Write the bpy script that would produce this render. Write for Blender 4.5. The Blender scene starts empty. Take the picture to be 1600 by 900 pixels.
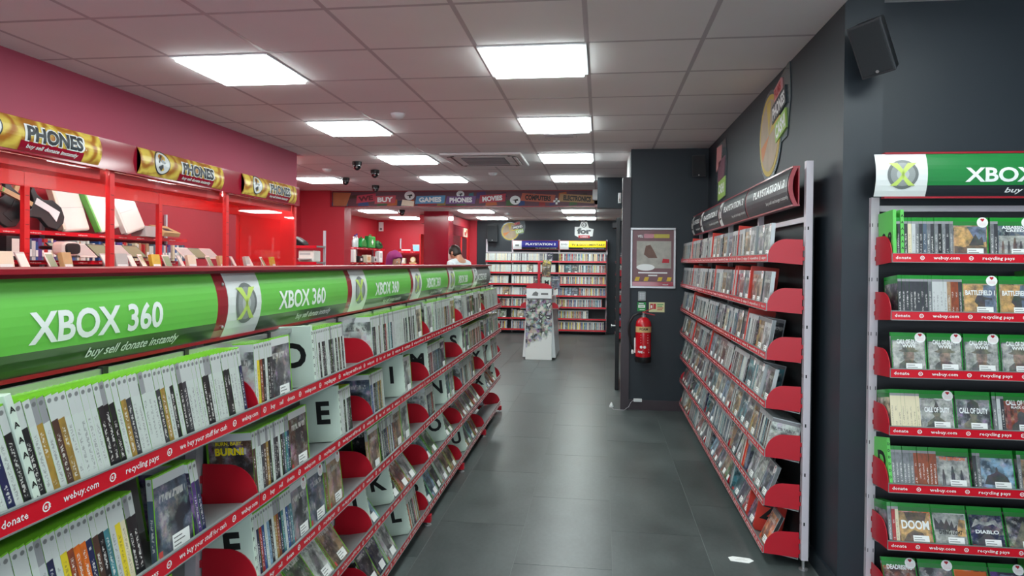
import bpy, bmesh, math, random
from mathutils import Matrix, Vector
S = bpy.context.scene
COL = S.collection
rad = math.radians

# ---------------------------------------------------------------- camera
F_PX, YAW, PITCH, ROLL = 1059.46, 0.12952, -0.01016, 0.00964
cam_d = bpy.data.cameras.new('camera')
cam_d.sensor_fit = 'HORIZONTAL'; cam_d.sensor_width = 36.0
cam_d.lens = 36.0 * F_PX / 1600.0
cam_d.shift_y = -28.1 / 1600.0
cam_d.clip_start = 0.02; cam_d.clip_end = 200
cam = bpy.data.objects.new('camera', cam_d); COL.objects.link(cam); S.camera = cam
fw = Vector((-math.sin(YAW) * math.cos(PITCH), math.cos(YAW) * math.cos(PITCH), math.sin(PITCH)))
rt = Vector((math.cos(YAW), math.sin(YAW), 0)); up = rt.cross(fw)
r2 = rt * math.cos(ROLL) + up * math.sin(ROLL); u2 = up * math.cos(ROLL) - rt * math.sin(ROLL)
cm = Matrix((r2, u2, -fw)).transposed().to_4x4(); cm.translation = (0, 0, 1.485)
cam.matrix_world = cm

# ---------------------------------------------------------------- world + exposure
W = bpy.data.worlds.new('overcast_sky'); S.world = W; W.use_nodes = True
W.node_tree.nodes['Background'].inputs[0].default_value = (0.80, 0.90, 1.0, 1)
W.node_tree.nodes['Background'].inputs[1].default_value = 4.0
S.view_settings.view_transform = 'Standard'; S.view_settings.look = 'None'
S.view_settings.gamma = 1.0; S.view_settings.use_curve_mapping = False
S.view_settings.exposure = 0.20
PANEL_LIGHT = 17.0       # strength of the ceiling LED panels
STRIP_LIGHT = 22.0      # strength of the tubes in the glass cabinets

# ---------------------------------------------------------------- helpers
def lin(c):
    c = c / 255.0
    return c / 12.92 if c <= 0.04045 else ((c + 0.055) / 1.055) ** 2.4
def rgb(r, g, b): return (lin(r), lin(g), lin(b), 1.0)

class NT:
    def __init__(s, m):
        s.t = m.node_tree; s.n = s.t.nodes; s.l = s.t.links
    def node(s, typ, **kw):
        n = s.n.new(typ)
        for k, v in kw.items(): setattr(n, k, v)
        return n
    def put(s, sock, v):
        if hasattr(v, 'links') or isinstance(v, bpy.types.NodeSocket): s.l.new(v, sock)
        else: sock.default_value = v
    def math(s, op, a, b=0.0, clamp=False):
        n = s.node('ShaderNodeMath', operation=op); n.use_clamp = clamp
        s.put(n.inputs[0], a); s.put(n.inputs[1], b); return n.outputs[0]
    def mix(s, f, a, b, bt='MIX'):
        n = s.node('ShaderNodeMix', data_type='RGBA', blend_type=bt)
        s.put(n.inputs[0], f); s.put(n.inputs[6], a); s.put(n.inputs[7], b); return n.outputs[2]
    def noise(s, vec, scale, detail=2.0, w=None, rough=0.5):
        n = s.node('ShaderNodeTexNoise'); n.noise_dimensions = '4D' if w is not None else '3D'
        if vec is not None: s.put(n.inputs['Vector'], vec)
        if w is not None: s.put(n.inputs['W'], w)
        n.inputs['Scale'].default_value = scale; n.inputs['Detail'].default_value = detail
        n.inputs['Roughness'].default_value = rough
        return n.outputs[0], n.outputs[1]
    def step(s, v, lo, hi):
        n = s.node('ShaderNodeMapRange'); n.clamp = True
        s.put(n.inputs[0], v); n.inputs[1].default_value = lo; n.inputs[2].default_value = hi
        return n.outputs[0]

MATS = {}
def base_mat(name):
    m = bpy.data.materials.new(name); m.use_nodes = True
    return m, NT(m), m.node_tree.nodes['Principled BSDF']
def pm(name, col, rough=0.5, metal=0.0, var=0.10, scale=6.0, coat=0.0, spec=0.5, bump=0.0, bscale=200.0, coords='Object', emit=None):
    """plain surface with slight procedural mottling"""
    if name in MATS: return MATS[name]
    m, t, b = base_mat(name)
    tc = t.node('ShaderNodeTexCoord')
    f, _ = t.noise(tc.outputs[coords], scale, 4.0)
    c = t.mix(f, tuple(x * (1 - var) for x in col[:3]) + (1,), tuple(min(1, x * (1 + var)) for x in col[:3]) + (1,))
    t.l.new(c, b.inputs['Base Color'])
    b.inputs['Roughness'].default_value = rough; b.inputs['Metallic'].default_value = metal
    b.inputs['Coat Weight'].default_value = coat; b.inputs['Coat Roughness'].default_value = 0.12
    b.inputs['Specular IOR Level'].default_value = spec
    if bump:
        f2, _ = t.noise(tc.outputs[coords], bscale, 3.0)
        bn = t.node('ShaderNodeBump'); bn.inputs['Strength'].default_value = bump; bn.inputs['Distance'].default_value = 0.002
        t.l.new(f2, bn.inputs['Height']); t.l.new(bn.outputs[0], b.inputs['Normal'])
    if emit:
        b.inputs['Emission Color'].default_value = emit[0]; b.inputs['Emission Strength'].default_value = emit[1]
    MATS[name] = m; return m
def glass_mat(name, tint=(1, 1, 1, 1), refl=1.0):
    if name in MATS: return MATS[name]
    m = bpy.data.materials.new(name); m.use_nodes = True; t = NT(m)
    t.n.clear()
    out = t.node('ShaderNodeOutputMaterial'); tr = t.node('ShaderNodeBsdfTransparent'); gl = t.node('ShaderNodeBsdfGlossy')
    tr.inputs[0].default_value = tint; gl.inputs['Roughness'].default_value = 0.02
    lw = t.node('ShaderNodeLayerWeight'); lw.inputs[0].default_value = 0.5
    k = t.math('ADD', t.math('MULTIPLY', t.math('POWER', lw.outputs['Facing'], 4.0), 0.7 * refl), 0.03 * refl, True)
    mx = t.node('ShaderNodeMixShader'); t.l.new(k, mx.inputs[0]); t.l.new(tr.outputs[0], mx.inputs[1]); t.l.new(gl.outputs[0], mx.inputs[2])
    t.l.new(mx.outputs[0], out.inputs[0]); MATS[name] = m; return m

class MB:
    """collects faces; build() links them as one mesh object"""
    def __init__(s): s.v = []; s.f = []; s.m = []; s.uv = []; s.c = []; s.has = False
    def face(s, pts, m=0, uv=None, c=None):
        i = len(s.v); s.v.extend(tuple(p) for p in pts); s.f.append(tuple(range(i, i + len(pts)))); s.m.append(m)
        s.uv.append(uv); s.c.append(c)
        if uv or c: s.has = True
        return s
    def box(s, x0, x1, y0, y1, z0, z1, m=0, M=None, c=None):
        p = [Vector(q) for q in ((x0, y0, z0), (x1, y0, z0), (x1, y1, z0), (x0, y1, z0), (x0, y0, z1), (x1, y0, z1), (x1, y1, z1), (x0, y1, z1))]
        if M is not None: p = [M @ q for q in p]
        i = len(s.v); s.v.extend(tuple(q) for q in p)
        for f in ((0, 3, 2, 1), (4, 5, 6, 7), (0, 1, 5, 4), (1, 2, 6, 5), (2, 3, 7, 6), (3, 0, 4, 7)):
            s.f.append(tuple(i + k for k in f)); s.m.append(m); s.uv.append(None); s.c.append(c)
        if c: s.has = True
        return s
    def ind(s, verts, faces, m=0, M=None):
        i = len(s.v)
        s.v.extend(tuple(M @ Vector(q)) if M is not None else tuple(q) for q in verts)
        for f in faces: s.f.append(tuple(i + k for k in f)); s.m.append(m); s.uv.append(None); s.c.append(None)
        return s
    def prism(s, pts, fn, d0, d1, m=0):
        """pts 2d outline (ccw), fn(a,b,d)->xyz"""
        n = len(pts)
        v = [fn(a, b, d0) for a, b in pts] + [fn(a, b, d1) for a, b in pts]
        f = [tuple(range(n - 1, -1, -1)), tuple(range(n, 2 * n))] + [(k, (k + 1) % n, n + (k + 1) % n, n + k) for k in range(n)]
        return s.ind(v, f, m)
    def lathe(s, prof, n=16, M=None, m=0):
        v = []; f = []
        for r, z in prof:
            for k in range(n):
                a = 2 * math.pi * k / n; v.append((r * math.cos(a), r * math.sin(a), z))
        for j in range(len(prof) - 1):
            for k in range(n):
                f.append((j * n + k, j * n + (k + 1) % n, (j + 1) * n + (k + 1) % n, (j + 1) * n + k))
        f.append(tuple(range(n - 1, -1, -1))); f.append(tuple((len(prof) - 1) * n + k for k in range(n)))
        return s.ind(v, f, m, M)
    def tube(s, pts, r, n=8, m=0):
        pts = [Vector(p) for p in pts]; v = []; f = []
        for i, p in enumerate(pts):
            d = (pts[min(i + 1, len(pts) - 1)] - pts[max(i - 1, 0)]).normalized()
            a = d.orthogonal().normalized() if i == 0 else (a - d * a.dot(d)).normalized()
            b = d.cross(a); rr = r[i] if isinstance(r, (list, tuple)) else r
            for k in range(n):
                q = 2 * math.pi * k / n; v.append(p + a * (rr * math.cos(q)) + b * (rr * math.sin(q)))
        for j in range(len(pts) - 1):
            for k in range(n): f.append((j * n + k, j * n + (k + 1) % n, (j + 1) * n + (k + 1) % n, (j + 1) * n + k))
        f.append(tuple(range(n - 1, -1, -1))); f.append(tuple((len(pts) - 1) * n + k for k in range(n)))
        return s.ind(v, f, m)
    def disc(s, c, r, fn, n=24, m=0, ry=None):
        ry = ry or r
        return s.face([fn(c[0] + r * math.cos(2 * math.pi * k / n), c[1] + ry * math.sin(2 * math.pi * k / n)) for k in range(n)], m)
    def mesh(s, name, mats, smooth=False):
        me = bpy.data.meshes.new(name); me.from_pydata(s.v, [], s.f)
        for mt in (mats if isinstance(mats, (list, tuple)) else [mats]): me.materials.append(mt)
        me.polygons.foreach_set('material_index', s.m)
        if s.has:
            ul = me.uv_layers.new(name='UVMap'); ca = me.color_attributes.new('col', 'FLOAT_COLOR', 'CORNER')
            u = []; c = []
            for f, uv, cc in zip(s.f, s.uv, s.c):
                for k in range(len(f)):
                    u.extend(uv[k] if uv else (0.5, 0.5)); c.extend(cc if cc else (0.5, 0.5, 0.5, 0.0))
            ul.data.foreach_set('uv', u); ca.data.foreach_set('color', c)
        if smooth:
            me.polygons.foreach_set('use_smooth', [True] * len(s.f)); me.set_sharp_from_angle(angle=rad(40))
        me.update(); return me
    def build(s, name, mats, parent=None, M=None, smooth=False, bevel=0.0):
        return place(name, s.mesh(name, mats, smooth), parent, M, bevel)

WBASE = {}      # things whose parts are given in room coordinates -> where their base stands
def place(name, data, parent=None, M=None, bevel=0.0):
    o = bpy.data.objects.new(name, data); COL.objects.link(o)
    if parent is not None:
        o.parent = parent
        if parent in WBASE: M = T(-WBASE[parent]) @ (M if M is not None else Matrix.Identity(4))
    if M is not None: o.matrix_basis = M
    if bevel:
        b = o.modifiers.new('bevel', 'BEVEL'); b.width = bevel; b.segments = 2; b.limit_method = 'ANGLE'
    return o
def tag(o, label, cat, group=None, kind=None):
    o['label'] = label; o['category'] = cat
    if group: o['group'] = group
    if kind: o['kind'] = kind
    return o
def thing(name, label, cat, M=None, group=None):
    o = place(name, None, None, M); o.empty_display_size = 0.05
    return tag(o, label, cat, group)
def wthing(name, label, cat, base, group=None):
    o = thing(name, label, cat, Matrix.Translation(base), group); WBASE[o] = Vector(base); return o
def struct(name, mb, mats, label, cat='wall', smooth=False):
    return tag(mb.build(name, mats, smooth=smooth), label, cat, kind='structure')
T = Matrix.Translation
def RZ(a): return Matrix.Rotation(rad(a), 4, 'Z')
def RX(a): return Matrix.Rotation(rad(a), 4, 'X')
def RY(a): return Matrix.Rotation(rad(a), 4, 'Y')
ORD = ['first', 'second', 'third', 'fourth', 'fifth', 'sixth', 'seventh', 'eighth', 'ninth']
def nth(n):
    if n < 9: return ORD[n]
    n += 1
    return '%d%s' % (n, 'th' if 10 <= n % 100 <= 20 else {1: 'st', 2: 'nd', 3: 'rd'}.get(n % 10, 'th'))

# ---------------------------------------------------------------- lettering
_TX = {}
def text(s, bold=0.0, shear=0.0, space=1.0, cuts=0, res=3):
    """flat outline of a word: verts (x,y) and faces, cap height 1, starting at x=0"""
    k = (s, bold, shear, space, cuts, res)
    if k in _TX: return _TX[k]
    cu = bpy.data.curves.new('t', 'FONT'); cu.body = s; cu.size = 1.0; cu.offset = bold; cu.shear = shear
    cu.space_character = space; cu.resolution_u = res
    ob = bpy.data.objects.new('t', cu)
    me = ob.to_mesh()
    bm = bmesh.new(); bm.from_mesh(me)
    bmesh.ops.triangulate(bm, faces=bm.faces[:])
    if cuts and bm.verts:
        y0 = min(v.co.y for v in bm.verts); y1 = max(v.co.y for v in bm.verts)
        for i in range(1, cuts + 1):
            bmesh.ops.bisect_plane(bm, geom=bm.verts[:] + bm.edges[:] + bm.faces[:], plane_co=(0, y0 + (y1 - y0) * i / (cuts + 1), 0), plane_no=(0, 1, 0))
    bm.verts.index_update()
    v = [(q.co.x, q.co.y) for q in bm.verts]; f = [tuple(q.index for q in p.verts) for p in bm.faces]
    bm.free(); ob.to_mesh_clear(); bpy.data.objects.remove(ob); bpy.data.curves.remove(cu)
    CAP = 0.73
    if v:
        x0 = min(q[0] for q in v); v = [((q[0] - x0) / CAP, q[1] / CAP) for q in v]
    _TX[k] = (v, f, max([q[0] for q in v] or [0])); return _TX[k]
def put_text(mb, s, fn, x, y, h, w=None, m=0, align='L', rot=0.0, **kw):
    """fn(a,b)->xyz maps the flat lettering; h cap height, w forced width"""
    v, f, tw = text(s, **kw)
    kx = (w / tw) if (w and tw) else h
    W_ = tw * kx; off = {'L': 0, 'C': -W_ / 2, 'R': -W_}[align]
    ca, sa = math.cos(rot), math.sin(rot)
    out = []
    for a, b in v:
        a = a * kx + off; b = b * h
        out.append(fn(x + a * ca - b * sa, y + a * sa + b * ca))
    mb.ind(out, f, m); return mb
# ---------------------------------------------------------------- materials
M_CEIL = pm('ceiling_tile_white', rgb(240, 237, 237), 0.9, var=0.03, scale=3, bump=0.25, bscale=350)
M_GRID = pm('ceiling_grid_metal', rgb(196, 189, 193), 0.5, var=0.02)
M_DARK = pm('charcoal_wall_paint', rgb(33, 42, 50), 0.5, var=0.06, scale=2, bump=0.1, bscale=60)
M_JAMB = pm('aubergine_door_frame', rgb(58, 48, 54), 0.4, var=0.06)
M_REDW = pm('red_wall_paint', rgb(192, 42, 58), 0.55, var=0.06, scale=1.5, bump=0.08, bscale=60)
M_REDU = pm('dull_red_wall_paint', rgb(172, 66, 92), 0.6, var=0.06, scale=1.5, bump=0.08, bscale=60)
M_FASC = pm('gloss_crimson_panel', rgb(158, 24, 48), 0.12, var=0.04, coat=0.6)
M_RED = pm('red_powder_coat', rgb(184, 18, 38), 0.35, var=0.05)
M_REDB = pm('bright_red_frame', rgb(228, 40, 44), 0.4, var=0.05)
M_TRIM = pm('dark_red_trim', rgb(150, 26, 40), 0.3, var=0.05, coat=0.3)
M_STRIP = pm('red_price_strip', rgb(212, 20, 40), 0.25, var=0.04, coat=0.4)
M_WHITE = pm('white_print', rgb(236, 240, 240), 0.45, var=0.02)
M_BLACK = pm('black_plastic', rgb(22, 23, 26), 0.4, var=0.1)
M_BLACKP = pm('black_print', rgb(20, 22, 22), 0.5, var=0.05)
M_SHELF = pm('grey_shelf_steel', rgb(140, 146, 146), 0.38, metal=0.25, var=0.08, scale=12)
M_STEEL = pm('brushed_steel', rgb(190, 190, 192), 0.35, metal=0.8, var=0.06, scale=14)
M_POST = pm('pale_grey_upright', rgb(205, 198, 206), 0.4, var=0.04)
M_PANEL = pm('dark_back_panel', rgb(46, 48, 52), 0.6, var=0.06)
M_GREYP = pm('grey_back_panel', rgb(110, 112, 112), 0.6, var=0.06)
M_GREEN = pm('bright_green_sign', rgb(108, 194, 80), 0.35, var=0.05, scale=2, coat=0.25)
M_DGREEN = pm('dark_green_band', rgb(36, 70, 30), 0.35, var=0.1, scale=6, coat=0.25)
M_XGREEN = pm('emerald_sign', rgb(30, 128, 62), 0.35, var=0.06, scale=3, coat=0.25)
M_SIGNW = pm('white_sign_panel', rgb(226, 230, 230), 0.35, var=0.03, coat=0.25)
M_NAVY = pm('black_sign_panel', rgb(40, 44, 50), 0.35, var=0.06, coat=0.25)
M_ORB = pm('silver_orb', rgb(112, 118, 118), 0.3, var=0.1)
M_ORB2 = pm('silver_orb_mid', rgb(150, 156, 156), 0.3, var=0.1)
M_ORB3 = pm('silver_orb_light', rgb(184, 190, 190), 0.3, var=0.1)
M_ORBX = pm('yellow_green_cross', rgb(196, 222, 110), 0.4, var=0.1)
M_CARD = pm('pale_mint_card', rgb(208, 224, 210), 0.45, var=0.03)
M_RCARD = pm('orange_red_card', rgb(214, 62, 50), 0.45, var=0.04)
M_GCARD = pm('lime_card', rgb(100, 200, 92), 0.4, var=0.04)
M_SHELL3 = pm('lime_case_plastic', rgb(128, 205, 52), 0.25, var=0.08, coat=0.4)
M_SHELL1 = pm('green_case_plastic', rgb(32, 140, 48), 0.25, var=0.08, coat=0.4)
M_SHELLP = pm('clear_case_plastic', rgb(196, 204, 206), 0.18, var=0.08, coat=0.5)
M_SHELLD = pm('dark_case_plastic', rgb(60, 62, 66), 0.25, var=0.08, coat=0.4)
M_STICK = pm('paper_price_label', rgb(240, 242, 240), 0.5, var=0.05, scale=60)
M_GLASS = glass_mat('cabinet_glass', (0.97, 0.98, 0.98, 1), 1.0)
M_LED = pm('led_diffuser', rgb(255, 255, 255), 0.5, var=0.0, emit=((0.90, 1.0, 0.985, 1), PANEL_LIGHT))
M_TUBE = pm('cabinet_light_tube', rgb(255, 255, 255), 0.5, var=0.0, emit=((1.0, 0.93, 0.86, 1), STRIP_LIGHT))
M_YELL = pm('yellow_sign', rgb(250, 226, 20), 0.4, var=0.04)
M_BLUE = pm('royal_blue_sign', rgb(34, 36, 140), 0.4, var=0.06)
M_SKIN = pm('skin', rgb(206, 150, 122), 0.5, var=0.06, scale=20)
M_HAIR = pm('dark_brown_hair', rgb(40, 28, 22), 0.55, var=0.3, scale=60)
M_HIJAB = pm('purple_cloth', rgb(140, 30, 100), 0.75, var=0.12, scale=14)
M_SHIRT = pm('white_cotton', rgb(222, 228, 230), 0.8, var=0.06, scale=10)
M_TROUS = pm('dark_cloth', rgb(30, 32, 40), 0.8, var=0.1, scale=10)

def tile_mat():
    m, t, b = base_mat('charcoal_vinyl_floor')
    tc = t.node('ShaderNodeTexCoord'); mp = t.node('ShaderNodeMapping'); mp.inputs['Scale'].default_value = (1.6, 0.9, 1)
    t.l.new(tc.outputs['Object'], mp.inputs[0])
    oi = t.node('ShaderNodeObjectInfo')
    f, _ = t.noise(mp.outputs[0], 2.2, 6.0, w=t.math('MULTIPLY', oi.outputs['Random'], 40.0), rough=0.62)
    g, _ = t.noise(mp.outputs[0], 34.0, 4.0)
    k = t.math('ADD', t.math('MULTIPLY', f, 0.8), t.math('MULTIPLY', g, 0.2))
    c = t.mix(t.step(k, 0.2, 0.8), rgb(40, 46, 46), rgb(96, 104, 103))
    t.l.new(c, b.inputs['Base Color'])
    t.l.new(t.math('ADD', t.math('MULTIPLY', f, 0.16), 0.25), b.inputs['Roughness'])
    bn = t.node('ShaderNodeBump'); bn.inputs['Strength'].default_value = 0.12; bn.inputs['Distance'].default_value = 0.002
    t.l.new(k, bn.inputs['Height']); t.l.new(bn.outputs[0], b.inputs['Normal'])
    return m
M_FLOOR = tile_mat()
M_SEAM = pm('floor_seam', rgb(112, 118, 116), 0.7)

def art_src(t, src):
    if src == 'obj':
        oi = t.node('ShaderNodeObjectInfo'); return oi.outputs['Color'], oi.outputs['Random']
    a = t.node('ShaderNodeAttribute'); a.attribute_type = 'GEOMETRY'; a.attribute_name = 'col'
    return a.outputs['Color'], a.outputs['Alpha']
def lum(t, c):
    n = t.node('ShaderNodeRGBToBW'); t.l.new(c, n.inputs[0]); return n.outputs[0]
def band(t, v, lo, hi, e=0.004):
    return t.math('MULTIPLY', t.step(v, lo - e, lo + e), t.math('SUBTRACT', 1.0, t.step(v, hi - e, hi + e)))
def sleeve_mat(kind, face, src):
    """printed paper sleeve of a game case; the print is flat artwork, colour comes with each case"""
    m, t, b = base_mat('%s_%s_%s' % (kind, face, src))
    uvn = t.node('ShaderNodeUVMap'); uvn.uv_map = 'UVMap'
    sx = t.node('ShaderNodeSeparateXYZ'); t.l.new(uvn.outputs[0], sx.inputs[0]); u, v = sx.outputs[0], sx.outputs[1]
    col, rnd = art_src(t, src)
    w = t.math('MULTIPLY', rnd, 87.0)
    def vec(a, bb, off=0.0):
        n = t.node('ShaderNodeCombineXYZ'); t.put(n.inputs[0], t.math('MULTIPLY', u, a)); t.put(n.inputs[1], t.math('MULTIPLY', v, bb)); n.inputs[2].default_value = off
        return n.outputs[0]
    L = lum(t, col)
    ink = t.mix(t.step(L, 0.28, 0.36), (0.72, 0.72, 0.68, 1), (0.05, 0.05, 0.055, 1))
    if face == 'spine':
        n1, c1 = t.noise(vec(0.5, 4.0), 1.6, 3.0, w=w)
        body = t.mix(t.math('MULTIPLY', t.step(n1, 0.42, 0.62), 0.55), col, t.mix(0.65, col, (0.03, 0.03, 0.035, 1)))
        body = t.mix(t.step(L, 0.4, 0.5), body, col)
        n2, _ = t.noise(vec(3.2, 58.0, 3.0), 1.0, 1.0, w=w)
        n3, _ = t.noise(vec(0.0, 3.0, 7.0), 1.3, 0.0, w=w)
        tm = t.math('MULTIPLY', t.step(n2, 0.50, 0.53), t.math('MULTIPLY', band(t, u, 0.3, 0.7, 0.03), band(t, v, 0.13, 0.66)))
        tm = t.math('MULTIPLY', tm, t.step(n3, 0.36, 0.4))
        c = t.mix(t.math('MULTIPLY', tm, t.mix(t.step(L, 0.4, 0.5), (0.8, 0.8, 0.8, 1), (0.45, 0.45, 0.45, 1))), body, ink)
        hi = {'lime': 0.745, 'green': 0.93, 'clear': 0.86, 'dark': 0.9}[kind]
        hc = {'lime': (0.58, 0.62, 0.60, 1), 'green': (0.30, 0.30, 0.32, 1), 'clear': (0.5, 0.5, 0.52, 1), 'dark': (0.3, 0.3, 0.3, 1)}[kind]
        if kind == 'lime': hc = t.mix(t.step(t.math('FRACT', t.math('MULTIPLY', rnd, 13.7)), 0.86, 0.87), hc, (0.30, 0.31, 0.32, 1))
        c = t.mix(t.step(v, hi, hi + 0.004), c, hc)
        def dot(vc, r, colr, amt):
            du = t.math('MULTIPLY', t.math('SUBTRACT', u, 0.5), 14.0); dv = t.math('MULTIPLY', t.math('SUBTRACT', v, vc), 186.0)
            d = t.math('SQRT', t.math('ADD', t.math('MULTIPLY', du, du), t.math('MULTIPLY', dv, dv)))
            return t.mix(t.math('MULTIPLY', t.math('SUBTRACT', 1.0, t.step(d, r - 0.6, r + 0.6)), amt), c, colr)
        if kind == 'lime': c = dot(0.945, 4.2, (0.13, 0.14, 0.14, 1), 0.85)
        c = dot(0.05, 3.6, (0.62, 0.09, 0.08, 1), t.step(t.math('FRACT', t.math('MULTIPLY', rnd, 7.3)), 0.5, 0.52))
    else:
        n1, c1 = t.noise(vec(1.0, 1.3), 2.3, 4.0, w=w, rough=0.6)
        n2, _ = t.noise(vec(1.0, 1.3, 5.0), 4.5, 5.0, w=w, rough=0.65)
        vo = t.node('ShaderNodeTexVoronoi'); vo.feature = 'SMOOTH_F1'; vo.voronoi_dimensions = '4D'; vo.inputs['Scale'].default_value = 3.2
        t.l.new(vec(1.0, 1.3, 2.0), vo.inputs['Vector']); t.l.new(w, vo.inputs['W'])
        hs = t.node('ShaderNodeHueSaturation'); hs.inputs['Saturation'].default_value = 1.5; hs.inputs['Value'].default_value = 0.8; t.l.new(c1, hs.inputs['Color'])
        alt = t.mix(0.55, col, hs.outputs[0])
        c = t.mix(t.step(n1, 0.40, 0.54), t.mix(0.85, col, (0.015, 0.015, 0.02, 1)), t.mix(t.step(n2, 0.44, 0.56), col, alt))
        c = t.mix(t.math('MULTIPLY', t.step(n2, 0.58, 0.66), 0.7), c, t.mix(0.6, col, (0.75, 0.72, 0.66, 1)))
        c = t.mix(t.math('MULTIPLY', t.step(vo.outputs['Distance'], 0.22, 0.12), 0.0), c, col)
        cx = t.math('SUBTRACT', u, 0.5); fig = t.math('ADD', t.math('MULTIPLY', t.math('ABSOLUTE', cx), 1.6), t.math('MULTIPLY', n2, 0.55))
        fig = t.math('MULTIPLY', t.math('SUBTRACT', 1.0, t.step(fig, 0.52, 0.60)), band(t, v, 0.04, 0.62, 0.08))
        c = t.mix(t.math('MULTIPLY', fig, 0.6), c, (0.035, 0.035, 0.04, 1))
        n3, _ = t.noise(vec(22.0, 9.0, 9.0), 1.0, 1.0, w=w)
        tm = t.math('MULTIPLY', t.step(n3, 0.47, 0.5), t.math('MULTIPLY', band(t, u, 0.14, 0.86, 0.01), band(t, v, 0.68, 0.77)))
        c = t.mix(t.math('MULTIPLY', tm, 0.7), c, ink) if kind != 'green' else c
        if kind == 'lime': c = t.mix(t.step(v, 0.885, 0.888), c, (0.62, 0.64, 0.64, 1))
        if kind == 'green': c = t.mix(t.step(v, 0.885, 0.888), c, (0.02, 0.20, 0.035, 1))
        if kind == 'clear': c = t.mix(t.step(v, 0.90, 0.903), c, (0.20, 0.20, 0.21, 1))
        rt_ = t.math('MULTIPLY', band(t, u, 0.03, 0.13), band(t, v, 0.02, 0.12))
        c = t.mix(rt_, c, (0.62, 0.08, 0.07, 1))
    t.l.new(c, b.inputs['Base Color']); b.inputs['Roughness'].default_value = 0.35
    b.inputs['Coat Weight'].default_value = 0.35; b.inputs['Coat Roughness'].default_value = 0.15
    return m
KINDS = {  # depth, height, thickness, shell
    'lime': (0.135, 0.190, 0.0148, M_SHELL3), 'green': (0.135, 0.172, 0.0145, M_SHELL1),
    'clear': (0.140, 0.178, 0.0165, M_SHELLP), 'dark': (0.135, 0.190, 0.0150, M_SHELLD)}
SLV = {(k, f, s): sleeve_mat(k, f, s) for k in KINDS for f in ('spine', 'cover') for s in ('obj', 'attr')}
M_PINK = pm('pale_pink_print', rgb(226, 190, 196), .5)
M_TITLEO = pm('orange_print', rgb(236, 110, 60), .5)
# ---------------------------------------------------------------- room shell
ZC, ZL = 2.656, 2.40          # main and lowered ceiling
YB = 10.85                    # where the ceiling steps down
GX0, GY0, G = -0.684, 3.629, 0.6   # ceiling grid origin and pitch
fl = MB().box(-7, 4.2, -3.4, 14.8, -0.06, -0.0015)
floor = struct('floor', fl, M_SEAM, 'dark grey vinyl tile floor of the shop aisle', 'floor')
TW, TL = 0.4855, 0.972
me_t = MB().box(-TW / 2 + 0.0012, TW / 2 - 0.0012, -TL / 2 + 0.0012, TL / 2 - 0.0012, -0.003, 0.0).mesh('floor_tile', M_FLOOR)
for i in range(-9, 8):
    x = -0.168 + 0.4855 * i
    for j in range(-1, 13):
        y = 3.80 + 0.486 * ((i + 1) % 2) + TL * (j - 0.5)
        if (x < -1.5 and y < 6.9) or (x > 1.2 and y > 3.2) or (x > 0.7 and y > 8): continue
        place('floor_tile', me_t, floor, T((x, y, 0.0)))
mb = MB()
for (a, b, c, d) in ((-7, -1.55, -3.4, 6.2), (1.3, 4.2, -3.4, 1.8), (-1.55, 1.3, -3.4, 1.8)): mb.box(a, b, c, d, -0.004, -0.0012)
mb.build('floor_sheet', M_FLOOR, floor)

slab = MB().box(-7, 4.2, -3.4, YB + 0.02, ZC + 0.03, ZC + 0.1).box(-7, 4.2, YB, 14.9, ZL + 0.03, ZL + 0.1)
ceiling = struct('ceiling', slab, M_CEIL, 'suspended ceiling of square white tiles with lowered far section', 'ceiling')
me_c = MB().box(-0.29, 0.29, -0.29, 0.29, 0.0, 0.016).mesh('ceiling_tile', M_CEIL)
LIGHTS = []
for cx in (0, -3, 3):
    for r in (-6, -3, 0, 3, 6, 9): LIGHTS.append((cx, r))
LIGHTS = [l for l in LIGHTS if not (l[0] == 3 and l[1] > -1)] + [(-6, 9), (-6, 6), (-6, 3), (-6, 0)]  # last two panels are unseen, added to brighten the staff shelves
lightset = set(LIGHTS)
def in_room(x, y):
    if y < 3.2: return -3.3 < x < 4.0
    if y < 7.03: return -3.3 < x < 1.07
    return -6.6 < x < 0.9
AC = (-1.284, 7.529)          # centre of the air conditioner, covers four tiles
for i in range(-11, 3):
    for j in range(-2, 13):
        x, y = GX0 + G * (i + 0.5), GY0 + G * (j + 0.5)
        if (i, j) in lightset: continue
        xa, xb = x - 0.29, x + 0.29
        if y < 7.03 and x + 0.3 < -3.3: continue
        if y < 7.03: xa = max(xa, -3.3); xb = min(xb, 1.07 if y > 3.2 else 4.0)
        if y > 7.03 and xa > 0.3: continue
        if xb - xa < 0.03: continue
        if xb - xa < 0.57: MB().box(xa - x, xb - x, -0.29, 0.29, 0, 0.016).build('ceiling_tile', M_CEIL, ceiling, T((x, y, ZC + 0.004)))
        else: place('ceiling_tile', me_c, ceiling, T((x, y, ZC + 0.004)))
for i in range(-10, 4):           # grid bars along the aisle, then across
    x = GX0 + G * i; y0 = 2.2 if x > -3.3 else 7.05
    if x > 0.3: y1 = 7.02
    else: y1 = YB
    if x > 1.05: continue
    MB().box(x - 0.012, x + 0.012, y0, y1, ZC + 0.0034, ZC + 0.02).build('grid_bar', M_GRID, ceiling)
for j in range(-2, 13):
    y = GY0 + G * j; x0 = -3.3 if y < 7.05 else -6.6; x1 = 1.07 if y < 7.03 else 0.3
    MB().box(x0, x1, y - 0.012, y + 0.012, ZC + 0.0036, ZC + 0.019).build('grid_bar', M_GRID, ceiling)
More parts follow.
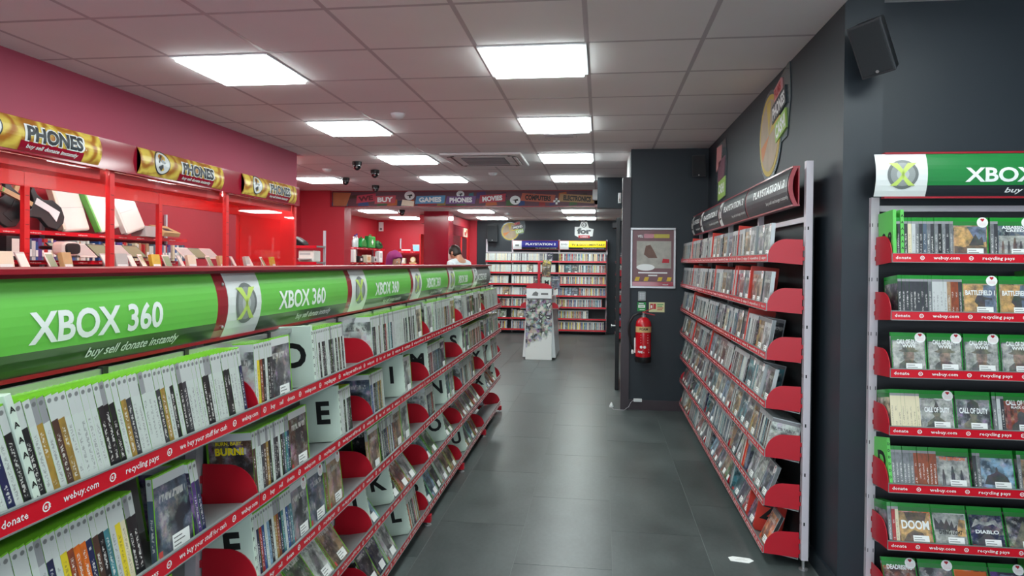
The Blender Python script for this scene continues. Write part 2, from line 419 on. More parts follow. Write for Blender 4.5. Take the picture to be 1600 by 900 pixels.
# lowered section
me_l = MB().box(-0.29, 0.29, -0.29, 0.29, 0.0, 0.016).mesh('ceiling_tile', M_CEIL)
LOWL = set()
for i in range(-11, 3):
    for j in range(0, 7):
        x, y = GX0 + G * (i + 0.5), 10.93 + G * (j + 0.5)
        if i in (-6, -3, 0) and j in (1, 4): LOWL.add((x, y)); continue
        if y < 14.7: place('ceiling_tile', me_l, ceiling, T((x, y, ZL + 0.004)))
for i in range(-10, 4):
    x = GX0 + G * i; MB().box(x - 0.012, x + 0.012, YB + 0.06, 14.6, ZL + 0.0034, ZL + 0.02).build('grid_bar', M_GRID, ceiling)
for j in range(0, 7):
    y = 10.93 + G * j; MB().box(-6.6, 1.1, y - 0.012, y + 0.012, ZL + 0.0036, ZL + 0.019).build('grid_bar', M_GRID, ceiling)

# ---- ceiling lights
led_f = MB()
for (a, b, c, d) in ((-.297, .297, -.297, -.279), (-.297, .297, .279, .297), (-.297, -.279, -.279, .279), (.279, .297, -.279, .279)): led_f.box(a, b, c, d, -0.004, 0.02)
me_lf = led_f.mesh('light_frame', M_WHITE)
me_ld = MB().prism([(-.279, -.279), (.279, -.279), (.279, .279), (-.279, .279)], lambda a, b, d: (a * (1 if d > -.01 else .975), b * (1 if d > -.01 else .975), d), -.020, .012).mesh('diffuser', M_LED)  # drop depth shaped so the glowing sides brighten the ceiling tiles
COLN = {0: 'above the main aisle', -3: 'above the green-headed rack', -6: 'beyond the red cabinet corner', 3: 'over the right-hand rack'}
def led(x, y, z, label, grp):
    t = thing('ceiling_light', label, 'ceiling light', T((x, y, z)), grp)
    place('light_frame', me_lf, t); place('diffuser', me_ld, t)
for c, r in LIGHTS:
    n = (r + 6) // 3
    lab = 'square LED ceiling panel %s, %s row from the camera' % (COLN[c], ORD[max(0, n - 2)]) if n >= 2 else 'square LED ceiling panel %s, %s row behind the view' % (COLN[c], ORD[1 - n])
    led(GX0 + G * (c + .5), GY0 + G * (r + .5), ZC, lab, 'LED panels in the main ceiling')
for k, (x, y) in enumerate(sorted(LOWL)):
    led(x, y, ZL, 'small distant LED panel in lowered ceiling, %s column, %s row' % (('left', 'middle', 'right')[k // 2], ('nearer', 'farther')[k % 2]), 'LED panels in the lowered far ceiling')

# ---- walls
struct('wall_right', MB().box(1.07, 1.235, 3.2, 7.2, 0, ZC + 0.05), M_DARK, 'charcoal painted right wall above the black-headed rack')
struct('wall_right_front', MB().box(1.235, 4.2, 3.29, 3.45, 0, ZC + 0.05), M_DARK, 'charcoal wall behind the emerald-headed rack on the right')
struct('baseboard_right', MB().box(1.055, 1.07, 3.2, 7.03, 0, 0.085).box(1.055, 1.235, 3.185, 3.2, 0, 0.085), M_DARK, 'low charcoal skirting board along the right wall corner', 'skirting')
struct('wall_partition', MB().box(0.30, 1.07, 7.03, 7.16, 0, ZC + 0.05), M_DARK, 'charcoal partition wall carrying the poster and extinguisher')
struct('baseboard_partition', MB().box(0.302, 1.055, 7.018, 7.03, 0, 0.10), M_JAMB, 'dark skirting board under the extinguisher wall', 'skirting')
struct('trim_1', MB().box(0.218, 0.30, 7.0, 7.16, 0, 2.37), M_JAMB, 'dark aubergine door jamb at the partition end', 'door frame')
struct('trim_2', MB().box(0.29, 0.42, 7.165, 7.85, 2.37, ZC), M_WHITE, 'white painted upstand above the dark door jamb', 'trim')
struct('wall_side_passage', MB().box(0.42, 0.5, 7.16, 9.3, 0, ZC + .03), M_DARK, 'dark passage wall behind the partition')
struct('trim_3', MB().box(-0.05, 0.62, 9.3, 9.45, 2.245, ZC + .03), M_DARK, 'dark bulkhead dropping from the ceiling past the partition', 'bulkhead')
struct('wall_right_far', MB().box(0.56, 0.7, 9.45, 14.6, 0, ZC), M_DARK, 'dark far right wall behind the side film rack')
struct('wall_back', MB().box(-2.66, 0.7, 14.5, 14.62, 0, ZC), M_DARK, 'dark charcoal back wall above the film shelves')
struct('wall_left', MB().box(-3.42, -3.3, -3.4, 7.05, 2.285, ZC + .03).box(-3.42, -3.3, -3.4, 2.78, 0, 2.285), M_REDU, 'dull red upper wall above the phone cabinets')
struct('wall_left_staff', MB().box(-5.1, -4.95, 2.5, 10.9, 0, ZC + .03), M_REDW, 'red wall behind the staff shelves and cabinets')
struct('wall_left_recess', MB().box(-5.0, -4.45, YB - 0.10, YB + .2, 0, ZC + .03).box(-4.45, -4.2, YB - 0.1, YB + .2, 0, 2.385), M_REDW, 'red wall and pilaster at the left end of the banner')
struct('wall_left_far', MB().box(-5.05, -4.9, YB + .2, 14.6, 0, ZC), M_REDW, 'red side wall of the far staff room')
struct('wall_back_left', MB().box(-4.95, -2.66, 14.47, 14.6, 0, ZC), M_REDW, 'red back wall of the far staff room')
struct('trim_4', MB().box(-3.155, -2.705, 11.9, 12.3, 0, ZL + .02), M_FASC, 'gloss crimson square pillar below the lowered ceiling', 'pillar')
struct('trim_5', MB().box(-4.45, 0.62, YB, YB + 0.05, ZL, ZC + .03), M_TRIM, 'dark red ceiling step carrying the picture banner', 'bulkhead')
# behind the camera: shop front with its window, side wall
struct('wall_right_side', MB().box(4.0, 4.15, -3.4, 3.4, 0, ZC + .03), M_DARK, 'dark side wall of the front shop area')
struct('wall_front', MB().box(-3.42, 4.15, -3.4, -3.25, 0, 0.45).box(-3.42, 4.15, -3.4, -3.25, 2.35, ZC + .03).box(-3.42, -2.9, -3.4, -3.25, .45, 2.35).box(3.6, 4.15, -3.4, -3.25, .45, 2.35).box(.3, .4, -3.4, -3.25, .45, 2.35), M_DARK, 'shop front wall around the street window')
win = struct('window_1', MB().box(-2.9, .3, -3.33, -3.32, .45, 2.35).box(.4, 3.6, -3.33, -3.32, .45, 2.35), M_GLASS, 'large street window of the shop front', 'window')
# ---------------------------------------------------------------- shop racks
ROWS_R = [(1.54, 4), (1.30, 6), (1.06, 9), (0.82, 12), (0.58, 15), (0.34, 20), (0.105, 25)]
ROWS_L = [(1.087, 4), (0.843, 5), (0.607, 7), (0.375, 36), (0.112, 30)]
DEPTH = 0.165
_mc = {}
def cached(key, fn):
    if key not in _mc: _mc[key] = fn()
    return _mc[key]
def shelf_mesh(Wd, lean):
    a = rad(min(lean, 12)); m = MB()
    y0, z0, y1, z1 = 0.004, -0.022, 0.004 + DEPTH * math.cos(a), -0.022 - DEPTH * math.sin(a)
    m.prism([(y0, z0), (y1, z1), (y1, z1 - 0.004), (y0, z0 - 0.004)], lambda p, q, d: (d, p, q), 0.004, Wd - 0.004)
    m.box(0.002, Wd - 0.002, 0.0, 0.004, -0.037, 0.003)
    m.box(0.002, Wd - 0.002, -0.004, 0.004, 0.0, 0.003).box(0.002, Wd - 0.002, -0.004, 0.004, -0.037, -0.034)
    m.box(0.004, Wd - 0.004, y1 - .003, y1, z1, z1 + .02)
    return m.mesh('shelf', M_SHELF)
def strip_mesh(Wd): return MB().box(0.004, Wd - 0.004, -0.0028, 0.0, -0.034, 0.0).mesh('price_strip', M_STRIP)
def ring_logo(m, x, z, r, y):
    n = 14
    for k in range(n):
        a, b = 2 * math.pi * k / n, 2 * math.pi * (k + 1) / n
        if 0.5 < k < 0.5: continue
        m.face([(x + r * math.cos(a), y, z + r * math.sin(a)), (x + r * math.cos(b), y, z + r * math.sin(b)),
                (x + .72 * r * math.cos(b), y, z + .72 * r * math.sin(b)), (x + .72 * r * math.cos(a), y, z + .72 * r * math.sin(a))])
    put_text(m, 'e', lambda p, q: (p, y, q), x - r * .15, z - r * .34, r * .95, align='C', bold=0.02)
    put_text(m, 'x', lambda p, q: (p, y, q), x + r * .75, z - r * .34, r * .95, align='C', bold=0.02)
def strip_text_mesh(Wd, cut=False):
    m = MB(); fn = lambda p, q: (p, -0.0032, q)
    seq = [0, 'buy', 'sell', 'donate', 0, 'webuy.com', 0, 'recycling pays', 0, 'we buy your stuff for cash', 0, 'webuy.com'][3 if cut else 0:]
    h = 0.0135; gap = 0.026; widths = []
    for s in seq: widths.append(0.016 if s == 0 else text(s, bold=0.012, res=1)[2] * h * 0.92)
    tot = sum(widths) + gap * (len(seq) - 1); k = (Wd - 0.03) / tot; x = 0.015
    for s, w in zip(seq, widths):
        if k < 0.8 and x > Wd * 0.97: break
        if s == 0: ring_logo(m, x + w * k / 2, -0.017, 0.0085, -0.0032)
        else: put_text(m, s, fn, x, -0.0225, h, w=w * k, bold=0.012, res=1)
        x += (w + gap) * k
    return m.mesh('strip_lettering', M_WHITE)
def bracket_mesh():
    pts = [(0.002, -0.036), (0.168, -0.05), (0.168, 0.074)]
    for k in range(0, 9):
        a = math.pi / 2 * (1 + k / 8); pts.append((0.088 + 0.084 * math.cos(a), -0.018 + 0.094 * math.sin(a)))
    m = MB().prism(pts, lambda p, q, d: (d, p, q), -0.0015, 0.0015)
    m.box(-.003, .003, .168, .176, -.03, -.012).box(-.003, .003, .168, .176, .02, .04)
    return m.mesh('shelf_bracket', M_RED)
def hdr(Wz, y0, bulge):
    """curved face of a header sign: fraction t of its height -> depth"""
    return lambda t: y0 - bulge * (1 - (2 * t - 1) ** 2)
def curved_panel(m, x0, x1, t0, t1, z0, H, yf, off=0.0, n=8, mat=0, th=0.003):
    for k in range(n):
        a = t0 + (t1 - t0) * k / n; b = t0 + (t1 - t0) * (k + 1) / n
        ya, yb = yf(a) - off, yf(b) - off; za, zb = z0 + a * H, z0 + b * H
        m.face([(x0, ya, za), (x1, ya, za), (x1, yb, zb), (x0, yb, zb)], mat)
        m.face([(x0, ya + th, za), (x0, yb + th, zb), (x1, yb + th, zb), (x1, ya + th, za)], mat)
        m.face([(x0, ya, za), (x0, yb, zb), (x0, yb + th, zb), (x0, ya + th, za)], mat)
        m.face([(x1, ya, za), (x1, ya + th, za), (x1, yb + th, zb), (x1, yb, zb)], mat)
    return m
def orb(m, xc, tc, r, z0, H, yf, off):
    """flat round printed emblem following the curve, with a crossed mark on it"""
    fn = lambda p, q: (p, yf((q - z0) / H) - off, q)
    zc = z0 + tc * H; N = 28; R = 5
    for j in range(R):
        for k in range(N):
            a, b = 2 * math.pi * k / N, 2 * math.pi * (k + 1) / N; r0, r1 = r * j / R, r * (j + 1) / R
            pts = [fn(xc + r1 * math.cos(a), zc + r1 * math.sin(a)), fn(xc + r1 * math.cos(b), zc + r1 * math.sin(b))]
            pts += [fn(xc + r0 * math.cos(b), zc + r0 * math.sin(b))] if j == 0 else [fn(xc + r0 * math.cos(b), zc + r0 * math.sin(b)), fn(xc + r0 * math.cos(a), zc + r0 * math.sin(a))]
            m.face(pts, (3, 3, 2, 2, 0)[j])
    fn2 = lambda p, q: (p, yf((q - z0) / H) - off - 0.0008, q)
    for s in (-1, 1):                      # two curved arms
        P = []
        for k in range(13):
            t = -1 + k / 6.0
            cxx = s * r * (0.62 * t * abs(t) ** .35 if t > 0 else 0.60 * t * abs(t) ** .5)
            wdt = r * (0.09 + 0.13 * abs(t)) if t < 0 else r * (0.09 + 0.20 * t)
            P.append((cxx, t * 0.78 * r, wdt))
        for (xa, ya, wa), (xb, yb, wb) in zip(P[:-1], P[1:]):
            m.face([fn2(xc + xa - wa, zc + ya), fn2(xc + xa + wa, zc + ya), fn2(xc + xb + wb, zc + yb), fn2(xc + xb - wb, zc + yb)], 1)

def header(parent, Wd, style, y0=0.12, z0=None, logo=True, xpad=0.012):
    """curved header sign: part of the bay, with printed panels as sub-parts"""
    bulge = 0.024; H = 0.18
    yf = hdr(H, y0, bulge)
    key = (style, round(Wd, 3), y0, z0, logo)
    def mk():
        fr = MB(); one = style == 'one'
        fr.box(0.0, Wd, y0 - .004, y0 + .03, z0 - 0.008, z0).box(0.0, Wd, y0 - .004, y0 + .03, z0 + H, z0 + H + 0.008)
        fr.box(0.0, Wd, y0 + 0.022, y0 + .028, z0, z0 + H)
        for xx, xw in ((0.0, 0.032), (Wd - 0.02, .02)) if style in ('360', 'grey') else ((0.001, .009), (Wd - .010, .009)):
            curved_panel(fr, xx, xx + xw, 0.0, 1.0, z0, H, yf, 0.0, th=0.02)
        lx = -.042 if one else (.033 if style in ('360', 'grey') else xpad)
        parts = []
        sp = {'360': (M_GREEN, M_DGREEN), 'one': (M_XGREEN, M_NAVY), 'ps3': (M_NAVY, M_NAVY), 'grey': (M_GREYP, M_NAVY), 'ps2': (M_BLUE, M_NAVY), 'tv': (M_YELL, M_NAVY)}[style]
        lw = (0.205 if style == 'one' else 0.19) if logo else 0.0
        if style == 'ps3': lw = 0.11 if logo else 0.0
        if logo: parts.append(('logo_panel', curved_panel(MB(), lx, lx + lw, 0.0, 1.0, z0, H, yf, 0.001).mesh('logo_panel', M_SIGNW)))
        ts = 0.25 if style != 'ps3' else 0.0
        x0 = lx + lw; x1 = Wd - 0.022 if style not in ('one',) else Wd - .012
        parts.append(('sign_panel', curved_panel(MB(), x0, x1, ts, 1.0, z0, H, yf, 0.001).mesh('sign_panel', sp[0])))
        if ts: parts.append(('slogan_band', curved_panel(MB(), x0, x1, 0.0, ts, z0, H, yf, 0.001, n=3).mesh('slogan_band', sp[1])))
        fn = lambda p, q: (p, yf((q - z0) / H) - 0.0022, q)
        tx = MB()
        if style in ('360', 'one', 'grey'):
            word = {'360': 'XBOX 360', 'one': 'XBOX ONE', 'grey': 'ACCESSORIES'}[style]
            put_text(tx, word, fn, Wd * (0.735 if style != 'one' else .82), z0 + H * 0.335, H * 0.33, w={'360': .385, 'one': .50, 'grey': .5}[style], align='R', bold=0.026, cuts=5, res=4)
            put_text(tx, 'buy sell donate instantly' if style != 'one' else 'buy sell donate instantly', fn, Wd * (0.815 if style != 'one' else .93), z0 + H * 0.085, H * 0.115, w=0.31 if style != 'one' else .45, align='R', bold=0.015, shear=0.25, cuts=1)
        elif style == 'ps3':
            put_text(tx, 'PLAYSTATION 3', fn, Wd * 0.93, z0 + H * 0.50, H * 0.24, w=Wd * 0.70, align='R', bold=0.025, cuts=4)
            put_text(tx, 'buy sell exchange instantly', fn, Wd * 0.97, z0 + H * 0.18, H * 0.10, w=Wd * .45, align='R', bold=0.0, shear=0.25, cuts=1)
        elif style == 'ps2':
            put_text(tx, 'PLAYSTATION 2', fn, Wd * 0.93, z0 + H * 0.48, H * 0.26, w=.64, align='R', bold=0.03, cuts=3)
            put_text(tx, 'buy sell exchange instantly', fn, Wd * 0.95, z0 + H * 0.10, H * 0.11, w=.45, align='R', shear=.25)
        elif style == 'tv':
            put_text(tx, 'buy sell exchange instantly', fn, Wd * 0.95, z0 + H * 0.10, H * 0.11, w=.45, align='R', shear=.25)
        parts.append(('sign_lettering', tx.mesh('sign_lettering', M_WHITE)))
        if style == 'tv':
            b = MB(); put_text(b, 'TV & DOCUMENTARY', fn, Wd * .96, z0 + H * .44, H * .22, w=.70, align='R', bold=.02, cuts=3)
            put_text(b, 'DVD', fn, .02 + .09, z0 + H * .5, H * .2, w=.13, align='C', bold=.02)
            parts.append(('sign_lettering', b.mesh('sign_lettering', M_BLACKP)))
        if logo and style in ('360', 'one'):
            e = MB(); orb(e, lx + lw * 0.52, 0.51, 0.060 if style == '360' else 0.062, z0, H, yf, 0.0022)
            parts.append(('emblem', e.mesh('emblem', [M_ORB, M_ORBX, M_ORB2, M_ORB3])))
        if logo and style in ('ps3', 'ps2', 'grey'):
            e = MB()
            xx = lx + lw * .5
            if style == 'ps3':
                e.box(xx - .008, xx + .008, y0 - .027, y0 - .0262, z0 + .045, z0 + .15); e.disc((xx + .014, z0 + .125), .022, fn, 12)
                e.face([fn(xx - .045, z0 + .04), fn(xx + .045, z0 + .05), fn(xx + .045, z0 + .06), fn(xx - .045, z0 + .055)])
            elif style == 'ps2': e.face([fn(xx - .04, z0 + .06), fn(xx + .04, z0 + .06), fn(xx + .04, z0 + .10), fn(xx - .04, z0 + .10)])
            else: e.disc((xx, z0 + .11), .05, fn, 16)
            parts.append(('emblem', e.mesh('emblem', M_GREYP if style != 'ps3' else M_BLACKP)))
        sc = MB()
        for zz in (z0 + .03, z0 + .15): sc.lathe([(.005, 0), (.005, .003), (.002, .005)], 8, T((0.016, yf((zz - z0) / H) - .001, zz)) @ RX(90))
        if style == '360': parts.append(('screw', sc.mesh('screw', M_STEEL)))
        return fr.mesh('header_sign', M_TRIM), parts
    fm, parts = cached(('hdr',) + key, mk)
    h = place('header_sign', fm, parent)
    for n, me in parts: place(n, me, h)
    return h

def upright_mesh(ztop, th=0.034, y0=0.175, mat=None):
    return MB().box(-th / 2, th / 2, y0, y0 + 0.032, 0.05, ztop).mesh('upright', mat or M_POST)
def foot_mesh(): return MB().lathe([(.022, 0), (.022, .006), (.008, .010), (.008, .052)], 12).mesh('levelling_foot', M_STEEL)

def rack_bay(M, Wd, rows, label, grp, style, zhead, back, posts=(0,), brackets=(0,), logo=True, yhead=.12, cross=None, text_on=True, redfeet=False, ptop=None):
    t = thing('rack_bay', label, 'shop rack', M, grp)
    top = zhead + 0.18
    place('back_panel', cached(('bp', round(Wd, 3), back.name, rows[0][0]), lambda: MB().box(0, Wd, 0.207, 0.217, 0.06, (top if back is M_GREYP else rows[0][0] + .2)).mesh('back_panel', back)), t)
    for i, (z, lean) in enumerate(rows):
        sh = place('shelf', cached(('sh', round(Wd, 3), lean), lambda: shelf_mesh(Wd, lean)), t, T((0, 0, z)))
        place('price_strip', cached(('st', round(Wd, 3)), lambda: strip_mesh(Wd)), sh)
        if text_on: place('strip_lettering', cached(('tx', round(Wd, 3), style == 'one'), lambda: strip_text_mesh(Wd, style == 'one')), sh)
        for bx in brackets:
            place('shelf_bracket', cached('br', bracket_mesh), t, T((bx * Wd + (0.004 if bx == 0 else -0.004), 0, z)))
    for px in posts:
        p = place('upright', cached(('up', round(top, 2), redfeet, ptop), lambda: upright_mesh(ptop or top + (0.03 if not redfeet else -.02))), t, T((px * Wd, 0, 0)))
        if not redfeet:
            sl = MB()
            for zz in [0.22 + 0.24 * k for k in range(7)]:
                for sx in (-.0172, .0152): sl.box(sx, sx + .002, .183, .190, zz, zz + .016)
                for sx in (-.012, .010): sl.box(sx, sx + .003, .1744, .1752, zz, zz + .016)
            place('slot', cached('slots', lambda: sl.mesh('slot', M_BLACK)), p)
        place('levelling_foot', cached('ft', foot_mesh), t, T((px * Wd, 0.19, 0)))
        if redfeet:
            place('foot_bar', cached('fb', lambda: MB().box(-.018, .018, 0.0, 0.24, .018, .058).mesh('foot_bar', M_RED)), t, T((px * Wd, -0.012, 0)))
            place('levelling_foot', cached('ft2', lambda: MB().lathe([(.02, 0), (.02, .004), (.006, .007), (.006, .019)], 12).mesh('levelling_foot', M_STEEL)), t, T((px * Wd, 0.006, 0)))
    if cross: place('cross_bar', cached(('cb', round(Wd, 3), cross), lambda: MB().box(0.017, Wd - 0.017, 0.18, 0.20, cross, cross + 0.026).mesh('cross_bar', M_POST)), t)
    if style: header(t, Wd, style, yhead, zhead, logo)
    return t

# left gondola: six bays in a row, run turned a little from the wall line
ANG = 90 + math.degrees(math.atan(0.0105)); BAY = 0.988
def left_M(k): y = 0.768 + BAY * k; return T((-0.925 - 0.0105 * (y - 1.756), y, 0)) @ RZ(ANG)
for k in range(6):
    t = rack_bay(left_M(k), BAY, ROWS_L, '%s bay of the long left rack under %s header' % (('nearest, partly cropped' if k == 0 else ORD[k]), 'a grey' if k == 5 else 'a bright green'),
             'bays of the left rack', '360' if k < 5 else 'grey', 1.268, M_GREYP, posts=(0,) if k < 5 else (0, 1), brackets=(0,) if k < 5 else (0, 1), redfeet=True, yhead=.135)
    # cap along the top, dark back half of the double-sided rack
    place('top_cap', cached('cap', lambda: MB().box(0, BAY, 0.10, 0.36, 1.4565, 1.466).mesh('top_cap', M_TRIM)), t)
    place('rear_panel', cached('rear', lambda: MB().box(0, BAY, 0.24, 0.36, 0.06, 1.4565).mesh('rear_panel', M_PANEL)), t)
    place('hanging_rail', cached('rail', lambda: MB().box(0.0, BAY, 0.085, 0.092, 1.248, 1.262).mesh('hanging_rail', [M_STEEL])), t)
    for cx in (.22, .50, .78): place('rail_clip', cached('clip', lambda: MB().box(-.008, .008, .082, .094, 1.245, 1.265).mesh('rail_clip', M_BLACK)), t, T((cx, 0, 0)))
    if k == 5: MB().box(BAY, BAY + .012, 0.17, 0.36, 0.06, 1.05).build('end_panel', M_PANEL, t)

# right wall rack: three full bays and a short one, seen from the aisle they run from far (left) to near (right)
RB = [(3.46, 0.988), (4.448, 0.988), (5.436, 0.988), (6.424, 0.60)]
def right_M(k): return T((0.81, RB[k][0] + RB[k][1], 0)) @ RZ(-90)
for k in range(4):
    rack_bay(right_M(k), RB[k][1], ROWS_R, '%s bay of the right wall rack under a black header' % (['nearest', 'second', 'third', 'farthest short'][k]),
             'bays of the right wall rack', 'ps3', 1.785, M_PANEL, posts=(1,) if k < 3 else (0, 1), brackets=(1,) if k < 3 else (0, 1), logo=k > 0, cross=1.70, text_on=True)
# rack under the emerald header at the right edge
def one_M(): return T((1.20, 3.0, 0))
rack_bay(one_M(), 0.988, ROWS_R, 'right edge rack under an emerald and white header', None, 'one', 1.785, M_PANEL, posts=(0, 1), brackets=(0, 1), yhead=.085, cross=1.728, ptop=1.79)
# back wall racks and the side rack
BBX = [(-2.43, .56), (-1.87, 1.0), (-0.87, 1.0)]
def back_M(k): return T((BBX[k][0], 14.24, 0))
for k, st in enumerate((None, 'ps2', 'tv')):
    rack_bay(back_M(k), BBX[k][1], ROWS_R, ['narrow back wall rack bay without header, left end', 'back wall rack bay under a blue header', 'back wall rack bay under a yellow header'][k],
             'back wall racks', st, 1.785, M_PANEL, posts=(0,) if k < 2 else (0, 1), brackets=(0,) if k < 2 else (0, 1), cross=1.70, text_on=False)
def side_M(): return T((0.31, 14.05, 0)) @ RZ(-90)
rack_bay(side_M(), 0.988, ROWS_R, 'far side rack turned along the right wall beside back shelves', None, None, 1.785, M_PANEL, posts=(0, 1), brackets=(0, 1), text_on=False)
tag(MB().disc((0, 0), .16, lambda a, b: (0, a, b), 24).build('round_sign', M_YELL, None, T((0.27, 12.9, 1.93))), 'round yellow sign above the far side rack', 'sign') if False else None
# ---------------------------------------------------------------- game cases
PAL = {'white': (204, 213, 207), 'pale grey': (196, 200, 200), 'black': (30, 31, 34), 'charcoal': (62, 64, 70), 'gold': (172, 138, 62), 'brown': (86, 58, 46),
       'red': (176, 38, 40), 'orange': (226, 112, 36), 'yellow': (228, 206, 50), 'blue': (46, 84, 150), 'teal': (70, 140, 150), 'navy': (34, 42, 84),
       'purple': (88, 56, 128), 'green': (72, 120, 62), 'grey': (126, 130, 134), 'slate': (88, 104, 122), 'cream': (222, 212, 180), 'tan': (176, 142, 108), 'rust': (150, 74, 44), 'sky': (140, 178, 206)}
LP = {k: rgb(*v) for k, v in PAL.items()}
WHITE_MIX = ['white'] * 17 + ['pale grey'] * 3 + ['black'] * 4 + ['charcoal'] * 2 + ['gold', 'brown', 'navy', 'teal', 'red', 'slate']
ART_MIX = ['white'] * 6 + ['pale grey'] * 2 + ['black'] * 5 + ['charcoal'] * 3 + ['navy'] * 2 + ['brown', 'rust', 'blue', 'teal', 'red', 'slate', 'grey', 'gold', 'orange', 'purple']
COVER_MIX = ['slate', 'charcoal', 'rust', 'brown', 'grey', 'tan', 'navy', 'teal', 'white', 'sky', 'red', 'green', 'pale grey', 'cream', 'gold', 'black']
CLEAR_MIX = ['white', 'pale grey', 'grey', 'charcoal', 'black', 'slate', 'brown', 'navy', 'pale grey', 'white', 'teal', 'tan']
ONE_MIX = ['charcoal', 'grey', 'grey', 'black', 'charcoal', 'pale grey', 'slate']
FILM_MIX = ['black', 'charcoal', 'white', 'cream', 'red', 'navy', 'blue', 'gold', 'yellow', 'brown', 'grey', 'pale grey', 'tan', 'slate', 'rust', 'teal']
PS2_MIX = ['pale grey', 'white', 'pale grey', 'white', 'cream', 'grey']
def sleeve_faces(kind, pose):
    d, h, t, _ = KINDS[kind]; e = 0.0004; q = [(0, 0), (1, 0), (1, 1), (0, 1)]
    b0, b1 = 0.003, h - (0.003 if kind != 'green' else 0.016)
    if pose == 'S':
        return [([(0, -e, b0), (t, -e, b0), (t, -e, b1), (0, -e, b1)], 0, q),
                ([(-e, d - .006, b0), (-e, .0002, b0), (-e, .0002, b1), (-e, d - .006, b1)], 1, q),
                ([(t + e, .0002, b0), (t + e, d - .006, b0), (t + e, d - .006, b1), (t + e, .0002, b1)], 1, q)]
    return [([(.002, -e, b0), (d - .004, -e, b0), (d - .004, -e, b1), (.002, -e, b1)], 1, q),
            ([(-e, t - .0006, b0), (-e, .0006, b0), (-e, .0006, b1), (-e, t - .0006, b1)], 0, q),
            ([(d - .004, t + e, b0), (.002, t + e, b0), (.002, t + e, b1), (d - .004, t + e, b1)], 1, q)]
def case_dims(kind, pose):
    d, h, t, _ = KINDS[kind]; return (t, d, h) if pose == 'S' else (d, t, h)
def shell_faces(m, kind, pose, M=None, mi=0):
    x, y, z = case_dims(kind, pose)
    m.box(0, x, 0, y, 0, z, mi, M)
    if pose == 'C': m.box(x - .004, x, -.001, y + .001, .0, z, mi, M)
    else: m.box(.0, x, y - .004, y + .0005, .0, z + .0, mi, M)
def shell_mesh(kind, pose):
    m = MB(); shell_faces(m, kind, pose); return m.mesh('game_case', KINDS[kind][3])
def sleeve_mesh(kind, pose):
    m = MB()
    for pts, mi, uv in sleeve_faces(kind, pose): m.face(pts, mi, uv)
    return m.mesh('printed_sleeve', [SLV[kind, 'spine', 'obj'], SLV[kind, 'cover', 'obj']])
def price_label_mesh(kind):
    d, h, t, _ = KINDS[kind]; m = MB().box(d * .40, d * .40 + .062, -.0014, -.0006, .012, .044)
    for k, w in enumerate((.030, .040, .025)): m.box(d * .40 + .004, d * .40 + .004 + w, -.0017, -.0014, .035 - .009 * k, .0375 - .009 * k, 1)
    return m.mesh('price_label', [M_STICK, M_GREYP])
def promo_mesh(kind):
    d, h, t, _ = KINDS[kind]; m = MB(); fn = lambda y: (lambda a, b: (a, y, b)); c = (d * .84, h * .88)
    m.disc(c, .0215, fn(-.0016), 20)
    m.disc((c[0] - .0035, c[1] + .0125), .0042, fn(-.0020), 10, 1); m.disc((c[0] + .0035, c[1] + .0125), .0042, fn(-.0020), 10, 1)
    m.face([(c[0] - .0072, -.0021, c[1] + .0115), (c[0], -.0021, c[1] + .003), (c[0] + .0072, -.0021, c[1] + .0115)], 1)
    for k in range(3): m.box(c[0] - .013, c[0] + .013, -.0019, -.0016, c[1] - .002 - .005 * k, c[1] - .0005 - .005 * k, 2)
    return m.mesh('promo_sticker', [M_STICK, M_RED, M_PINK])

STUFF = {}                                  # kind -> MB of the far stock
def stuff_case(key, kind, pose, M, col, label_on=False):
    m = STUFF.setdefault(key, MB())
    shell_faces(m, kind, pose, M, 0)
    c = tuple(LP[col][:3]) + (random.random(),)
    for pts, mi, uv in sleeve_faces(kind, pose): m.face([M @ Vector(p) for p in pts], 1 + mi, uv, c)
    if label_on and pose == 'C':
        d = KINDS[kind][0]; m.box(d * .42, d * .42 + .055, -.0014, -.0006, .010, .044, 3, M)
def solo_case(kind, pose, M, col, label, grp, sticker=None, promo=False):
    o = place({'lime': 'green_game_case', 'clear': 'clear_game_case', 'green': 'banded_game_case'}[kind], cached(('shell', kind, pose), lambda: shell_mesh(kind, pose)), None, M)
    tag(o, label, 'game case', grp)
    s = place('printed_sleeve', cached(('slv', kind, pose), lambda: sleeve_mesh(kind, pose)), o)
    s.color = LP[col] if isinstance(col, str) else col
    if sticker: place('price_label', cached(('pl', kind), lambda: price_label_mesh(kind)), o)
    if promo: place('promo_sticker', cached(('pr', kind), lambda: promo_mesh(kind)), o)
    return o
BLANKS = {}
def letter_card(M, ch, mat, where, h=.205, d=.145, rackname=''):
    o = MB().box(0, .0135, -.004, d, 0, h).build('letter_card', mat, None, M, bevel=.0008)
    m = MB()
    put_text(m, ch, lambda a, b: (-.0006, d * .40 - a, b), 0, h * (.34 if len(ch) < 2 else .3), h * (.40 if len(ch) < 2 else .26), align='C', bold=.035)
    put_text(m, ch, lambda a, b: (.0141, d * .40 + a, b), 0, h * .34, h * .40, align='C', bold=.035)
    if len(ch) == 1:
        for k in range(7): put_text(m, ch, lambda a, b: (a, -.0046, b), .0068, .012 + k * .027, .0105, align='C', bold=.03, res=1)
    m.build('letter', M_BLACKP, o)
    if not ch: BLANKS[where] = BLANKS.get(where, 0) + 1; where = 'without letter, %s %s' % (ORD[BLANKS[where] - 1], where)
    nm = {'pale_mint_card': 'pale mint', 'orange_red_card': 'orange-red', 'lime_card': 'lime green'}[mat.name]
    return tag(o, '%s alphabet divider card %s%s' % (nm, ('lettered ' + ch + ' ') if ch else '', where), 'divider card', nm + ' divider cards')

